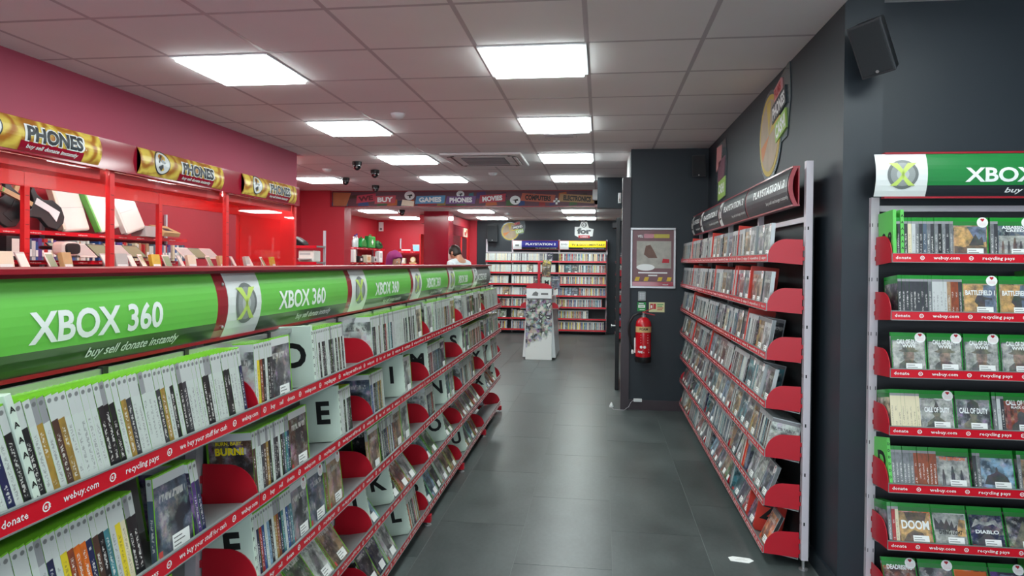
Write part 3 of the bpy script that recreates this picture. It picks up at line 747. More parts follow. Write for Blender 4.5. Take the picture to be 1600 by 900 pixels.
ROWN = {5: ['top', 'second', 'middle', 'fourth', 'bottom'], 7: ['top', 'second', 'third', 'fourth', 'fifth', 'sixth', 'bottom']}
def row_width(seq, kind):
    d, h, t, _ = KINDS[kind]; x = 0
    for e in seq:
        n = len(e[1]) if isinstance(e[1], list) else e[1]
        x += {'G': lambda: n, 'X': lambda: 0, 'L': lambda: .015, 'S': lambda: n * (t + .0007), 'C': lambda: n * (d + .006)}[e[0]]()
    return x
def fill(rackM, Wd, rows, r, seq, kind, mix, where, solo, x=0.006, grp=None, card=None, key=None, cover_mix=None, yoff=.010, cardwhere=None, slump=None):
    """lays a row of cases on shelf r from left to right; seq entries: S spines, C covers out, L letter card, G gap, X go to position"""
    z, lean = rows[r]; d, h, t, _ = KINDS[kind]; n = 0
    rown = ROWN[len(rows)][r]
    base = rackM @ T((0, yoff, z - .0205)) @ RX(-lean)
    base_s = rackM @ T((0, yoff, z - .0205)) @ RX(-min(lean, 12))      # spine-out cases stand on the board itself
    for e in seq:
        ty = e[0]
        if ty == 'G': x += e[1]; continue
        if ty == 'X': x = max(x, e[1]); continue
        if ty == 'L':
            if x + .014 > Wd: break
            letter_card(base_s @ T((x, 0, .0005)) @ RY(slump(x) if slump else 0), e[1], card, cardwhere(rown) if cardwhere else 'on the %s shelf of %s' % (rown, where)); x += .0150; continue
        names = e[1] if isinstance(e[1], (list, tuple)) else [None] * e[1]
        roll = e[2] if len(e) > 2 and ty == 'S' else 0
        for nm in names:
            w = t if ty == 'S' else d
            if x + w + .004 > Wd: return x
            col = nm or random.choice(mix if ty == 'S' else (cover_mix or COVER_MIX))
            yj = random.uniform(0, .0014); rl = roll + random.uniform(-.4, .4) * (ty == 'S') + (slump(x) if slump and ty == 'S' else 0)
            if ty == 'C': rl = random.uniform(-2.5, 2.5) if lean > 25 else 0; yj = random.uniform(0, .012)
            M = (base if ty == 'C' else base_s) @ T((x, yj, .0006)) @ (RY(rl) if ty == 'S' else RZ(random.uniform(-1, 1)))
            if solo:
                lab = '%s game case %s, %s along the %s shelf of %s' % (col, 'spine out' if ty == 'S' else 'cover out', nth(n), rown, where)
                solo_case(kind, ty, M, col, lab, grp, sticker=(ty == 'C'), promo=(ty == 'C' and random.random() < .5))
            else: stuff_case(key, kind, ty, M, col, True)
            n += 1; x += (w / math.cos(rad(rl)) + .0002 if ty == 'S' else w + .006)
    return x
def rand_seq(rng, Wd, t, d, cov=.25):
    s = []; x = 0
    while x < Wd:
        if rng.random() > cov:
            n = rng.randint(5, 16); s.append(('S', n, 0)); x += n * t
        else:
            n = rng.randint(1, 2); s.append(('C', n)); x += n * (d + .006)
        if rng.random() < .3: s.append(('G', rng.uniform(.004, .02)))
    return s
random.seed(11); RNG = random.Random(5)
# ---- left rack, nearest two bays one by one
wN, w2 = 'the nearest left bay', 'the second left bay'
gL = 'green-cased games in the two nearest left bays'
B0 = [
 [('C', ['sky']), ('X', .182), ('S', ['white', 'navy', 'white', 'black']), ('L', 'A'), ('S', ['black', 'white', 'gold', 'white', 'brown', 'gold', 'white', 'white', 'white', 'white', 'white', 'black', 'black', 'black', 'white', 'gold', 'charcoal', 'white', 'white', 'white', 'white', 'white', 'charcoal', 'gold', 'white', 'black', 'white', 'black', 'charcoal', 'white', 'white', 'white', 'white', 'black', 'black', 'white', 'white', 'white', 'white', 'black', 'black', 'white', 'white', 'white', 'navy'])],
 [('X', .03), ('S', ['pale grey', 'white', 'grey', 'teal', 'white', 'pale grey', 'navy', 'purple', 'pale grey', 'white', 'charcoal', 'navy', 'black', 'black']), ('S', ['white', 'white', 'white', 'pale grey', 'navy', 'white', 'yellow', 'rust', 'orange', 'orange', 'navy', 'brown', 'black', 'teal', 'pale grey', 'yellow', 'cream', 'black', 'black']), ('G', .05), ('C', ['slate']), ('S', ['purple', 'navy'])],
 [('X', .25), ('S', 8), ('C', ['green', 'teal'])],
 [('X', .3), ('C', 5)], [('X', .3), ('C', 5)]]
B1 = [
 [('S', ['white', 'yellow', 'rust', 'black', 'white', 'black', 'charcoal']), ('C', ['grey']), ('X', .392), ('L', 'D'), ('S', ['white', 'white', 'white', 'black', 'white', 'black', 'charcoal', 'white', 'white', 'charcoal', 'black', 'grey', 'white', 'black', 'white', 'brown', 'white', 'black', 'white'])],
 [('S', ['brown', 'white', 'white', 'charcoal', 'brown', 'gold', 'black', 'white', 'charcoal', 'black', 'white', 'black', 'slate', 'teal', 'navy']), ('G', .01), ('C', ['brown']), ('X', .632), ('L', 'E'), ('S', ['white', 'white', 'white', 'black', 'white', 'charcoal', 'charcoal', 'black'])],
 [('L', 'F'), ('S', ['white', 'navy', 'red', 'blue', 'white', 'sky', 'black', 'white', 'gold', 'rust', 'navy', 'teal', 'white', 'blue', 'slate', 'teal']), ('C', ['grey', 'slate']), ('G', .03), ('C', ['tan'])],
 [('S', 4), ('C', ['cream', 'red', 'green', 'white', 'tan'])],
 [('C', ['brown', 'slate']), ('S', 10), ('C', ['tan', 'green', 'rust'])]]
SLUMP = {(0, 0): lambda x: -16 + 7 * x, (0, 1): lambda x: -11 + 4 * x, (0, 2): lambda x: -8, (1, 0): lambda x: 0 if x < .3 else -3, (1, 1): lambda x: 0, (1, 2): lambda x: 0}
for bay, rowsq in ((0, B0), (1, B1)):
    for r, sq in enumerate(rowsq):
        fill(left_M(bay), BAY, ROWS_L, r, sq, 'lime', WHITE_MIX if r == 0 else ART_MIX, wN if bay == 0 else w2, True, grp=gL, card=M_CARD, slump=SLUMP[bay, r] if r < 3 else None)
# ---- left rack, far bays: stock as one mass plus the letter cards one can read
CARDS = {(2, 1): [('I', .50)], (3, 1): [('M', -.0)], (4, 1): [('S', .02)], (3, 2): [('N', .50)], (5, 2): [('Y', -.0), ('V', .44)], (2, 3): [('J', -.0), ('K', .33)],
         (3, 3): [('O', .49), ('T', .78)], (2, 4): [('L', .63)], (3, 4): [('P', -.0)], (5, 3): [('X', .16), ('Z', .74)], (4, 4): [('U', .2)]}
ENDS = {(2, 0): .90, (2, 1): .66, (2, 2): .80, (3, 1): .62, (4, 2): .62, (5, 0): .93, (5, 1): .9}
for k in range(2, 6):
    for r in range(5):
        cs = CARDS.get((k, r), []); x = .006; sq = []
        cov = (.22, .25, .35, .75, .75)[r]
        for ch, cx in cs:
            pre = rand_seq(RNG, max(0, cx - .17), .0155, .135, cov)
            n = int(max(0, cx - .30) / .0155)
            if n > 0: sq += ([('S', n)] if r < 3 else [('C', max(1, int((cx - .1) / .145)))])
            sq += [('X', max(.006, cx)), ('L', ch)]
        if not (k == 5 and r == 4): sq += rand_seq(RNG, BAY, .0155, .135, cov)
        fill(left_M(k), ENDS.get((k, r), BAY - .12), ROWS_L, r, sq, 'lime' if k < 5 else 'clear', WHITE_MIX if r == 0 else ART_MIX, 'bay', False, key='left', card=M_CARD,
             cardwhere=lambda rn, k=k: 'on the %s shelf of the %s left bay' % (rn, ORD[k]))
# ---- right wall rack
gP = 'clear-cased games in the nearest right bay'
for k in range(4):
    for r in range(7):
        W_ = RB[k][1]
        cov = (.45, .45, .4, .6, .6, .6, .85)[r]
        sq = rand_seq(RNG, W_, .017, .140, cov)
        if k == 0 and r == 6: sq = [('C', 3), ('L', 'X'), ('C', 1), ('G', .02), ('L', 'Z'), ('G', .1), ('C', ['orange'])]
        if k == 0 and r == 5: sq = [('C', 2), ('S', 5), ('L', ''), ('S', ['orange', 'red', 'charcoal', 'blue', 'slate', 'navy']), ('C', ['pale grey', 'white', 'slate'])]
        if k == 0 and r == 0: sq = [('C', ['rust', 'black']), ('L', ''), ('S', 10), ('C', ['gold']), ('C', ['pale grey', 'grey', 'white'])]
        if k == 0 and r == 1: sq = [('C', ['charcoal']), ('L', ''), ('S', 4), ('L', ''), ('S', 3), ('C', ['red', 'slate']), ('L', ''), ('C', ['rust', 'tan', 'grey'])]
        if k == 0 and r == 2: sq = [('S', 8), ('C', 2), ('L', ''), ('S', 14), ('C', ['gold', 'pale grey'])]
        if k > 0 and r < 4 and k < 3: sq = sq[:2] + [('L', '')] + sq[2:]
        while row_width(sq, 'clear') > W_ - .012: sq = sq[1:]
        fill(right_M(k), W_, ROWS_R, r, [('S', max(0, int((W_ - .02 - row_width(sq, 'clear')) / .0172)))] + sq, 'clear', CLEAR_MIX, 'the nearest right bay', k == 0, grp=gP, card=M_RCARD, key='right',
             cardwhere=lambda rn, k=k: 'on the %s shelf of the %s right bay' % (rn, ORD[k]))
# ---- rack at the right edge, every case
wO = 'the emerald-headed rack'; gO = 'green-banded games in the emerald-headed rack'
O = [
 [('G', .004), ('L', '0-9'), ('S', ['charcoal']), ('L', 'A'), ('S', ['charcoal', 'cream', 'pale grey', 'grey', 'charcoal', 'slate', 'grey', 'charcoal', 'grey', 'black', 'grey', 'charcoal', 'grey']), ('C', ['tan']), ('S', ['grey', 'charcoal']), ('C', ['slate']), ('C', ['teal']), ('S', 8), ('C', 1)],
 [('G', .03), ('S', ['charcoal'] * 8 + ['grey', 'pale grey', 'pale grey', 'pale grey', 'pale grey', 'tan', 'rust', 'rust', 'charcoal']), ('C', ['tan', 'tan']), ('L', 'C'), ('S', 3), ('C', ['blue']), ('S', 6)],
 [('G', .012), ('C', ['grey', 'grey', 'grey', 'grey', 'grey']), ('S', 6), ('C', 1)],
 [('G', .01), ('S', ['cream'] * 8), ('C', ['pale grey', 'grey']), ('S', ['grey', 'pale grey', 'charcoal']), ('C', ['rust']), ('S', 4), ('C', 1)],
 [('G', .004), ('L', 'D'), ('S', ['grey'] * 6 + ['rust'] * 6), ('C', ['slate']), ('S', ['charcoal', 'grey']), ('C', ['sky']), ('S', ['grey']), ('C', ['tan']), ('S', 6), ('C', 1)],
 [('G', .008), ('S', ['grey', 'red', 'cream']), ('C', ['orange', 'white', 'navy', 'charcoal', 'rust', 'slate'])],
 [('G', .006), ('C', ['rust', 'grey', 'orange', 'purple']), ('G', .03), ('L', 'E'), ('C', 2)]]
for r, sq in enumerate(O):
    fill(one_M(), .988, ROWS_R, r, sq, 'green', ONE_MIX, wO, True, grp=gO, card=M_GCARD)
# titles printed on the covers that can be read
TITLES = {(0, 0): None, (0, 1): [("ASSASSIN'S", .76, .10, .013), ('CREED', .69, .07, .010)], (1, 0): [('BATTLEFIELD 1', .56, .112, .020)], (1, 1): [('BATTLEFIELD 1', .56, .112, .020)],
          (3, 0): [('CALL OF DUTY', .50, .098, .020)], (3, 1): [('CALL OF DUTY', .50, .110, .022)], (3, 2): [('CALL OF DUTY', .74, .112, .020), ('BLACK OPS III', .66, .075, .009)],
          (4, 0): [('THE DIVISION', .74, .100, .013)], (5, 0): [('DOOM', .42, .108, .034)], (5, 1): [('DYING LIGHT', .335, .09, .017)],
          (5, 2): [('DIABLO', .40, .09, .014)], (6, 0): [('DEADRISING', .76, .10, .018)]}
for i in range(4): TITLES[(2, i)] = [('CALL OF DUTY', .76, .092, .018), ('WWII', .66, .05, .014)]
cov_o = [o for o in bpy.data.objects if o.name.startswith('banded_game_case') and wO in o.get('label', '') and 'cover out' in o['label']]
byrow = {}
for o in cov_o:
    for r, rn in enumerate(ROWN[7]):
        if ' the %s shelf' % rn in o['label']: byrow.setdefault(r, []).append(o)
for r, lst in byrow.items():
    for i, o in enumerate(lst):
        tl = TITLES.get((r, i))
        if not tl: continue
        m = MB(); d, h = KINDS['green'][0], KINDS['green'][1]
        for s, v, w, th in tl: put_text(m, s, lambda a, b: (a, -.0013, b), d * .5, h * v * .96, th, w=w, align='C', bold=.03)
        m.build('cover_lettering', M_BLACKP if tl[0][0] == 'DYING LIGHT' else (M_TITLEO if tl[0][0] == 'THE DIVISION' else M_WHITE), o)

# printed figures and shapes on those covers, flat print on the sleeve (u, v run over the cover)
BUST = [(.18, .03), (.20, .24), (.36, .35), (.42, .39), (.38, .48), (.42, .58), (.5, .62), (.58, .58), (.62, .48), (.58, .39), (.64, .35), (.80, .24), (.82, .03)]
HELM = [(.18, .60), (.30, .64), (.34, .74), (.5, .80), (.66, .74), (.70, .64), (.84, .60), (.7, .57), (.3, .57)]
FACE = [(.34, .57), (.66, .57), (.66, .40), (.58, .27), (.42, .27), (.34, .40)]
COAT = [(.40, .05), (.43, .32), (.34, .40), (.40, .55), (.46, .60), (.46, .68), (.5, .72), (.54, .68), (.54, .60), (.62, .54), (.86, .50), (.86, .46), (.64, .46), (.66, .05)]
def man(x, z, k): return [(x + a * k, z + b * k) for a, b in ((-.09, 0), (-.10, .55), (-.06, .72), (-.05, .86), (0, .92), (.05, .86), (.06, .72), (.10, .55), (.09, 0), (.02, 0), (0, .4), (-.02, 0))]
def slab(x0, x1, z0, z1): return [(x0, z0), (x1, z0), (x1, z1), (x0, z1)]
def pprint_mat(name, c):
    m, t, bs = base_mat(name)
    tc = t.node('ShaderNodeTexCoord'); oi = t.node('ShaderNodeObjectInfo')
    n, col = t.noise(tc.outputs['Object'], 34.0, 6.0, w=t.math('MULTIPLY', oi.outputs['Random'], 9.0), rough=0.65)
    base = t.mix(t.step(n, .36, .62), tuple(v * .30 for v in c[:3]) + (1,), tuple(min(1, v * 1.5) for v in c[:3]) + (1,))
    t.l.new(t.mix(0.12, base, col), bs.inputs['Base Color']); bs.inputs['Roughness'].default_value = .35; bs.inputs['Coat Weight'].default_value = .35
    return m
P_DK, P_MID, P_SKIN, P_BLUE = [pprint_mat('cover_print_' + n, rgb(*c)) for n, c in (('dark', (38, 37, 40)), ('grey', (84, 82, 80)), ('skin', (140, 116, 102)), ('blue', (86, 104, 130)))]
P_PALE, P_OCH, P_RED = [pprint_mat('cover_print_' + n, rgb(*c)) for n, c in (('pale', (160, 162, 158)), ('ochre', (186, 144, 82)), ('red', (140, 46, 36)))]
P_BRN, P_OLV = [pprint_mat('cover_print_' + n, rgb(*c)) for n, c in (('brown', (96, 70, 52)), ('olive', (98, 96, 76)))]
WW = [(slab(.03, .97, .1, .86), P_PALE), (BUST, P_MID), (FACE, P_SKIN), (HELM, P_OLV), ([(.38, .34), (.62, .34), (.64, .22), (.36, .22)], P_BRN)]
BF = [(slab(.03, .97, .12, .86), P_OCH), ([(.5, .12), (.97, .12), (.97, .86), (.62, .86)], P_BLUE), (COAT, P_DK)]
PRINTS = {(0, 0): [(slab(.03, .97, .12, .86), P_OCH), ([(.4, .86), (.97, .86), (.97, .45), (.7, .4)], P_BLUE), ([(.03, .12), (.97, .12), (.97, .3), (.6, .38), (.3, .3), (.03, .34)], P_BRN), ([(.45, .35), (.9, .35), (.85, .6), (.75, .5), (.65, .66), (.55, .5)], P_DK)],
          (0, 1): [(slab(.03, .97, .12, .62), P_PALE)] + [(man(.15 + .175 * q, .1, .42 + .1 * (q == 2)), P_DK if q % 2 else P_BRN) for q in range(5)], (1, 0): BF, (1, 1): BF,
          (3, 0): [(slab(.03, .97, .1, .86), P_PALE), (BUST, P_OLV), ([(.36, .5), (.5, .82), (.64, .5)], P_DK), ([(.1, .1), (.5, .3), (.9, .12)], P_DK)], (3, 1): [(BUST, P_OLV), ([(.3, .5), (.34, .8), (.5, .88), (.66, .8), (.7, .5)], P_DK)],
          (3, 2): [(slab(.08 + .2 * q, .18 + .2 * q, .1, .86), P_RED) for q in range(5)] + [(BUST, P_DK)], (4, 0): [(slab(.03, .97, .12, .86), P_PALE)] + [(man(.22, .12, .46), P_DK), (man(.5, .1, .58), P_DK), (man(.76, .12, .46), P_DK)],
          (4, 1): [([(.1, .2), (.9, .15), (.8, .4), (.62, .5), (.5, .56), (.4, .48), (.2, .42)], P_DK), (man(.5, .2, .5), P_DK)], (4, 2): [([(.05, .1), (.95, .1), (.95, .5), (.5, .6), (.2, .4)], P_BRN), ([(.4, .3), (.9, .4), (.8, .65)], P_BLUE)],
          (5, 0): [(slab(.03, .97, .1, .86), P_OCH), ([(.2, .86), (.9, .86), (.8, .62), (.5, .66), (.3, .6)], P_BRN), ([(.1, .1), (.9, .1), (.7, .34), (.45, .4), (.25, .3)], P_BRN)],
          (5, 1): [(slab(.03, .97, .1, .86), P_PALE), ([(.05, .46), (.7, .44), (.72, .6), (.62, .5), (.58, .7), (.5, .56), (.42, .74), (.34, .6), (.26, .72), (.18, .6), (.05, .76)], P_DK), ([(.7, .3), (.95, .3), (.97, .72), (.8, .74), (.72, .5)], P_OCH)],
          (5, 2): [([(.05, .55), (.3, .66), (.5, .6), (.7, .66), (.95, .55), (.8, .78), (.5, .7), (.2, .78)], P_PALE), (BUST, P_DK)], (5, 3): [([(.1, .1), (.9, .1), (.62, .62), (.5, .8), (.4, .6)], P_OLV), (man(.55, .1, .4), P_DK)],
          (6, 0): [(BUST, P_BRN), (FACE, P_SKIN)], (6, 1): [(BUST, P_DK), ([(.44, .1), (.5, .8), (.54, .1)], P_PALE)], (6, 2): [(slab(.03, .97, .05, .86), pm('cover_print_orange', rgb(206, 96, 30), .4)), ([(.35, .1), (.65, .1), (.62, .4), (.4, .38)], P_PALE)],
          (6, 3): [([(.05, .1), (.95, .1), (.9, .4), (.1, .5)], P_RED), ([(.1, .5), (.9, .42), (.8, .8), (.3, .84)], P_BLUE)]}
for i in range(4): PRINTS[(2, i)] = WW
for r, lst in byrow.items():
    for i, o in enumerate(lst):
        if (r, i) not in PRINTS: continue
        m = MB(); d, h = KINDS['green'][0], KINDS['green'][1] - .019; mats = []
        for q, (P, mt) in enumerate(PRINTS[(r, i)]):
            if mt not in mats: mats.append(mt)
            m.face([(.002 + u * (d - .006), -.00045 - .00008 * (q + 1), .003 + v * h) for u, v in P], mats.index(mt))
        m.build('cover_print', mats, o)

o = next(q for q in bpy.data.objects if q.get('label', '') == 'brown game case spine out, first along the second shelf of the second left bay')
m = MB()
put_text(m, 'BURN, BABY,', lambda a, b: (-.0012, .067 - a, b), 0, .155, .010, w=.08, align='C', bold=.02); put_text(m, 'BURN!', lambda a, b: (-.0012, .067 - a, b), 0, .128, .020, w=.085, align='C', bold=.04)
m.build('cover_lettering', M_YELL, o)
# ---- back wall films and side rack: far stock
for k in range(3):
    for r in range(7):
        sq = rand_seq(RNG, BBX[k][1], .0157, .135, .12 if k == 2 else .2)
        if r > 3: sq = sq[:max(2, len(sq) - 2)]
        fill(back_M(k), BBX[k][1], ROWS_R, r, sq, 'dark', FILM_MIX if k == 2 else PS2_MIX if r < 4 else FILM_MIX, 'bay', False, key='back')
for r in range(7): fill(side_M(), .988, ROWS_R, r, rand_seq(RNG, .988, .0157, .135, .3), 'dark', FILM_MIX, 'bay', False, key='back')
SL = {'left': ('lime', 'rows of green and clear game cases filling the far bays of the left rack'), 'right': ('clear', 'rows of clear game cases filling the far bays of the right wall rack'),
      'back': ('dark', 'rows of film and game cases on the back wall shelves')}
for key, (kind, lab) in SL.items():
    o = STUFF[key].build('game_case_stock', [KINDS[kind][3], SLV[kind, 'spine', 'attr'], SLV[kind, 'cover', 'attr'], M_STICK])
    tag(o, lab, 'game cases', kind='stuff')
# ---------------------------------------------------------------- red glass cabinets on the left
struct('wall_left_end', MB().box(-5.1, -3.42, 2.45, 2.55, 0, ZC + .03), M_REDW, 'red end wall of the staff area')
def gold_mat():
    m, t, b = base_mat('gold_swirl_print')
    tc = t.node('ShaderNodeTexCoord')
    vo = t.node('ShaderNodeTexVoronoi'); vo.inputs['Scale'].default_value = 5.5; t.l.new(tc.outputs['Object'], vo.inputs['Vector'])
    n, _ = t.noise(tc.outputs['Object'], 6.0, 3.0)
    s = t.math('SINE', t.math('ADD', t.math('MULTIPLY', vo.outputs['Distance'], 15.0), t.math('MULTIPLY', n, 9.0)))
    c = t.mix(t.step(s, -0.9, 0.9), rgb(176, 112, 40), rgb(232, 206, 92))
    c = t.mix(t.step(vo.outputs['Distance'], 0.05, 0.02), c, rgb(250, 244, 190))
    t.l.new(c, b.inputs['Base Color']); b.inputs['Roughness'].default_value = 0.3; return m
M_GOLD = gold_mat()
M_INKB = pm('slate_ink', rgb(44, 52, 58), .4, coat=.2)
CABS = [(2.78, 4.21), (4.21, 5.65), (5.65, 7.05)]
CN = ['nearest red phone cabinet, cropped by the left edge', 'middle red phone cabinet with glass front', 'farthest red phone cabinet beside the red wall corner']
SIGN_Y = [(2.98, 4.05), (4.43, 5.50), (5.84, 6.92)]
def phones_sign(parent, y0, y1, icon=True):
    L = y1 - y0; H = 0.185; z0 = 2.098; yf = hdr(H, 0.0, 0.03)
    M = T((-3.262, y0, 0)) @ RZ(90)
    s = curved_panel(MB(), 0, L, 0, 1, z0, H, yf, 0.0, n=10, th=.004)
    s.box(0.0, L, .004, .012, z0, z0 + H)
    o = s.build('phones_sign', M_GOLD, parent, M)
    curved_panel(MB(), L * .42, L * .86, 0.0, .30, z0, H, yf, .001, n=3).build('slogan_band', M_FASC, o)
    fn = lambda off: (lambda a, b: (a, yf((b - z0) / H) - off, b))
    m = MB(); put_text(m, 'PHONES', fn(.003), L * .65, z0 + H * .34, H * .46, w=L * .42, align='C', bold=.085, cuts=5); m.build('lettering_outline', M_WHITE, o)
    m = MB(); put_text(m, 'PHONES', fn(.0042), L * .65, z0 + H * .345, H * .44, w=L * .39, align='C', bold=.045, cuts=5); m.build('lettering', M_INKB, o)
    m = MB(); put_text(m, 'buy sell donate instantly', fn(.003), L * .64, z0 + H * .10, H * .12, w=L * .36, align='C', bold=.02, shear=.25, cuts=1); m.build('slogan', M_WHITE, o)
    if icon:
        e = MB(); c = (L * .22, z0 + H * .52)
        for (k, mi, off) in ((1.12, 1, .002), (1.0, 0, .003)):
            pts = []
            for q in range(28):
                a = 2 * math.pi * q / 28; r = (1 + .10 * math.sin(a)) * k
                pts.append(fn(off)(c[0] + .082 * r * math.cos(a), c[1] + .078 * r * math.sin(a)))
            ctr = fn(off)(c[0], c[1])
            for q in range(28): e.face([ctr, pts[q], pts[(q + 1) % 28]], mi)
        rot = math.radians(35)
        for (a0, a1, b0, b1) in ((-.022, .022, -.05, .03), (-.045, -.03, -.02, .05)):
            e.face([fn(.004)(c[0] + x * math.cos(rot) + z * math.sin(rot), c[1] - x * math.sin(rot) + z * math.cos(rot)) for x, z in ((a0, b0), (a1, b0), (a1, b1), (a0, b1))], 1)
        e.build('icon', [M_SIGNW, M_INKB], o)
for k, (y0, y1) in enumerate(CABS):
    c = wthing('display_cabinet', CN[k], 'display cabinet', (-3.64, (y0 + y1) / 2, 0), 'phone cabinets along the left wall')
    MB().box(-3.98, -3.30, y0 + .002, y1 - .002, 0, 1.40).build('counter', M_FASC, c)
    MB().box(-3.30, -3.266, y0, y1, 2.085, 2.285).build('fascia', M_FASC, c)
    MB().box(-3.98, -3.30, y0, y1, 2.085, 2.11).build('cabinet_top', M_REDB, c)
    MB().box(-3.98, -3.95, y0, y1, 1.985, 2.085).build('rear_rail', M_REDB, c)
    for yy in ((y0, y1) if k == 2 else (y0,)):
        for xx, nm in ((-3.335, 'post'), (-3.98, 'post')):
            ya = max(y0, yy - .022) if yy == y0 else y1 - .044
            p = MB().box(xx, xx + .034, ya, ya + .044, 1.33, 2.085).build(nm, M_REDB, c)
            sl = MB()
            for q in range(6): sl.box(xx + .0335, xx + .0348, ya + .008, ya + .036, 1.42 + .1 * q, 1.423 + .1 * q)
            sl.build('slot', M_BLACK, p)
    MB().box(-3.312, -3.306, y0 + .024, y1 - (.046 if k == 2 else .001), 1.335, 2.084).build('glass_pane', M_GLASS, c)
    MB().box(-3.95, -3.62, y0 + .03, y1 - .05, 1.492, 1.500).build('glass_shelf', M_GLASS, c)
    MB().box(-3.40, -3.37, y0 + .1, y1 - .1, 2.066, 2.084).build('light_tube', M_TUBE, c)
    MB().box(-3.345, -3.336, y0 + .03, y1 - .05, 2.02, 2.084).build('light_shield', M_REDB, c)
    if k == 2: MB().box(-3.98, -3.30, y1 - .02, y1, 1.33, 2.085).build('end_panel', M_REDB, c)
    phones_sign(c, *SIGN_Y[k], icon=True)
# things in the cabinets
def phone(M, label, screen, body, grp, w=.07, h=.142):
    o = thing('display_phone', label, 'phone', M, grp)
    MB().box(-w / 2, w / 2, 0, .009, .004, h).build('phone_body', body, o, RX(-28), bevel=.003)
    MB().box(-w / 2 + .005, w / 2 - .005, -.0008, .0, .016, h - .014).build('screen', screen, o, RX(-28))
    MB().box(-.012, .012, .004, .060, 0, .004).box(-.010, .010, .052, .058, 0, .10).build('stand', M_STEEL, o)
    return o
M_PWHITE = pm('white_phone_plastic', rgb(236, 230, 222), .3, coat=.3)
M_SCRG = pm('sage_screen', rgb(150, 168, 138), .15, coat=.5)
M_CREAM = pm('cream_card', rgb(232, 220, 196), .5, var=.12, scale=12)
M_TAN = pm('tan_card', rgb(206, 172, 120), .5, var=.25, scale=14)
M_GREYC = pm('grey_card', rgb(190, 188, 186), .5, var=.12, scale=14)
M_AMBER = pm('amber_box', rgb(214, 180, 60), .45, var=.3, scale=18)
rp = random.Random(3)
pn = 0; bn = 0
for k in range(24):
    y = 3.34 + k * .152 + rp.uniform(-.02, .02); x = -3.44 - rp.uniform(0, .08)
    if any(abs(y - q) < .06 for q in (4.21, 5.65)) or y > 6.96: continue
    M = T((x, y, 1.401)) @ RZ(90 + rp.uniform(-14, 14))
    if k % 3 != 2:
        wht = k % 2 == 0
        phone(M, '%s phone on a stand, %s along the front of the red cabinets' % ('white' if wht else 'silver', nth(pn)), M_SCRG if wht else M_PWHITE, M_PWHITE if wht else M_GREYC, 'phones on stands in the red cabinets'); pn += 1
    else:
        mt, nm = [(M_CREAM, 'cream'), (M_TAN, 'tan'), (M_GREYC, 'grey'), (M_AMBER, 'amber')][bn % 4]
        o = MB().box(-.05, .05, 0, .03, 0, .13).build('boxed_phone', mt, None, M @ RX(-12), bevel=.001)
        MB().box(-.04, .04, -.001, 0, .02, .05).build('box_label', M_WHITE, o)
        tag(o, '%s phone box leaning, %s among boxes at the cabinet front' % (nm, nth(bn)), 'box', 'phone boxes in the red cabinets'); bn += 1
for k, y in enumerate((4.45, 4.62, 4.82, 5.02, 5.20, 5.92, 6.10, 6.30)):
    o = MB().box(-.10, .10, 0, .010, 0, .15).build('tablet', M_PWHITE if k % 2 else M_BLACK, None, T((-3.80, y, 1.502)) @ RZ(90) @ RX(-48), bevel=.004)
    MB().box(-.088, .088, -.001, 0, .012, .138).build('screen', M_GREYC if k % 2 else M_SCRG, o)
    tag(o, '%s tablet propped on the glass shelf, %s from the camera' % ('white' if k % 2 else 'black', nth(k)), 'tablet', 'tablets on the cabinet glass shelf')
# virtual reality headset
h = thing('headset', 'white and black goggle headset in the middle red cabinet', 'headset', T((-3.72, 4.33, 1.502)) @ RZ(100))
pts = [(.10 * math.copysign(abs(math.cos(a)) ** .5, math.cos(a)), .05 * math.copysign(abs(math.sin(a)) ** .6, math.sin(a)) + .055) for a in [2 * math.pi * q / 20 for q in range(20)]]
MB().prism(pts, lambda a, b, d: (a, d, b), -.03, .05).build('visor', M_PWHITE, h, bevel=.012)
MB().prism([(a * .8, (b - .055) * .78 + .055) for a, b in pts], lambda a, b, d: (a, d, b), -.045, -.028).build('front_plate', M_BLACK, h, bevel=.006)
MB().tube([(.1 * math.cos(a), .05 + .12 * math.sin(a), .06) for a in [math.pi * q / 12 for q in range(13)]], .012, 8).build('strap', M_BLACK, h, smooth=True)

# ---------------------------------------------------------------- staff shelves behind the cabinets
def wall_shelf(name, label, M, L, D, zs, ztop, mat=M_SHELF, back=False):
    """boards with red front strips on grey uprights; local x along, y to the wall"""
    t = thing(name, label, 'shelves', M)
    for z in zs:
        s = MB().box(0, L, 0.006, D, z - .02, z).build('shelf_board', mat, t)
        MB().box(0, L, 0, .006, z - .034, z + .002).build('price_strip', M_STRIP, s)
        m = MB(); x = .05
        while x < L - .3: put_text(m, 'webuy.com', lambda a, b: (a, -.0006, b), x, z - .024, .012, w=.11, bold=.012, res=1); x += .26
        m.build('strip_lettering', M_WHITE, s)
    n = max(2, int(round(L / 1.0)) + 1)
    for q in range(n): MB().box(-.015, .015, D, D + .025, 0, ztop).build('upright', M_POST, t, T((.02 + (L - .04) * q / (n - 1), 0, 0)))
    return t
LS = T((-4.68, 3.7, 0)) @ RZ(90)
wall_shelf('staff_shelves', 'long staff shelves against the red wall behind the cabinets', LS, 3.5, .24, (1.72, 1.47, 1.2), 2.0)
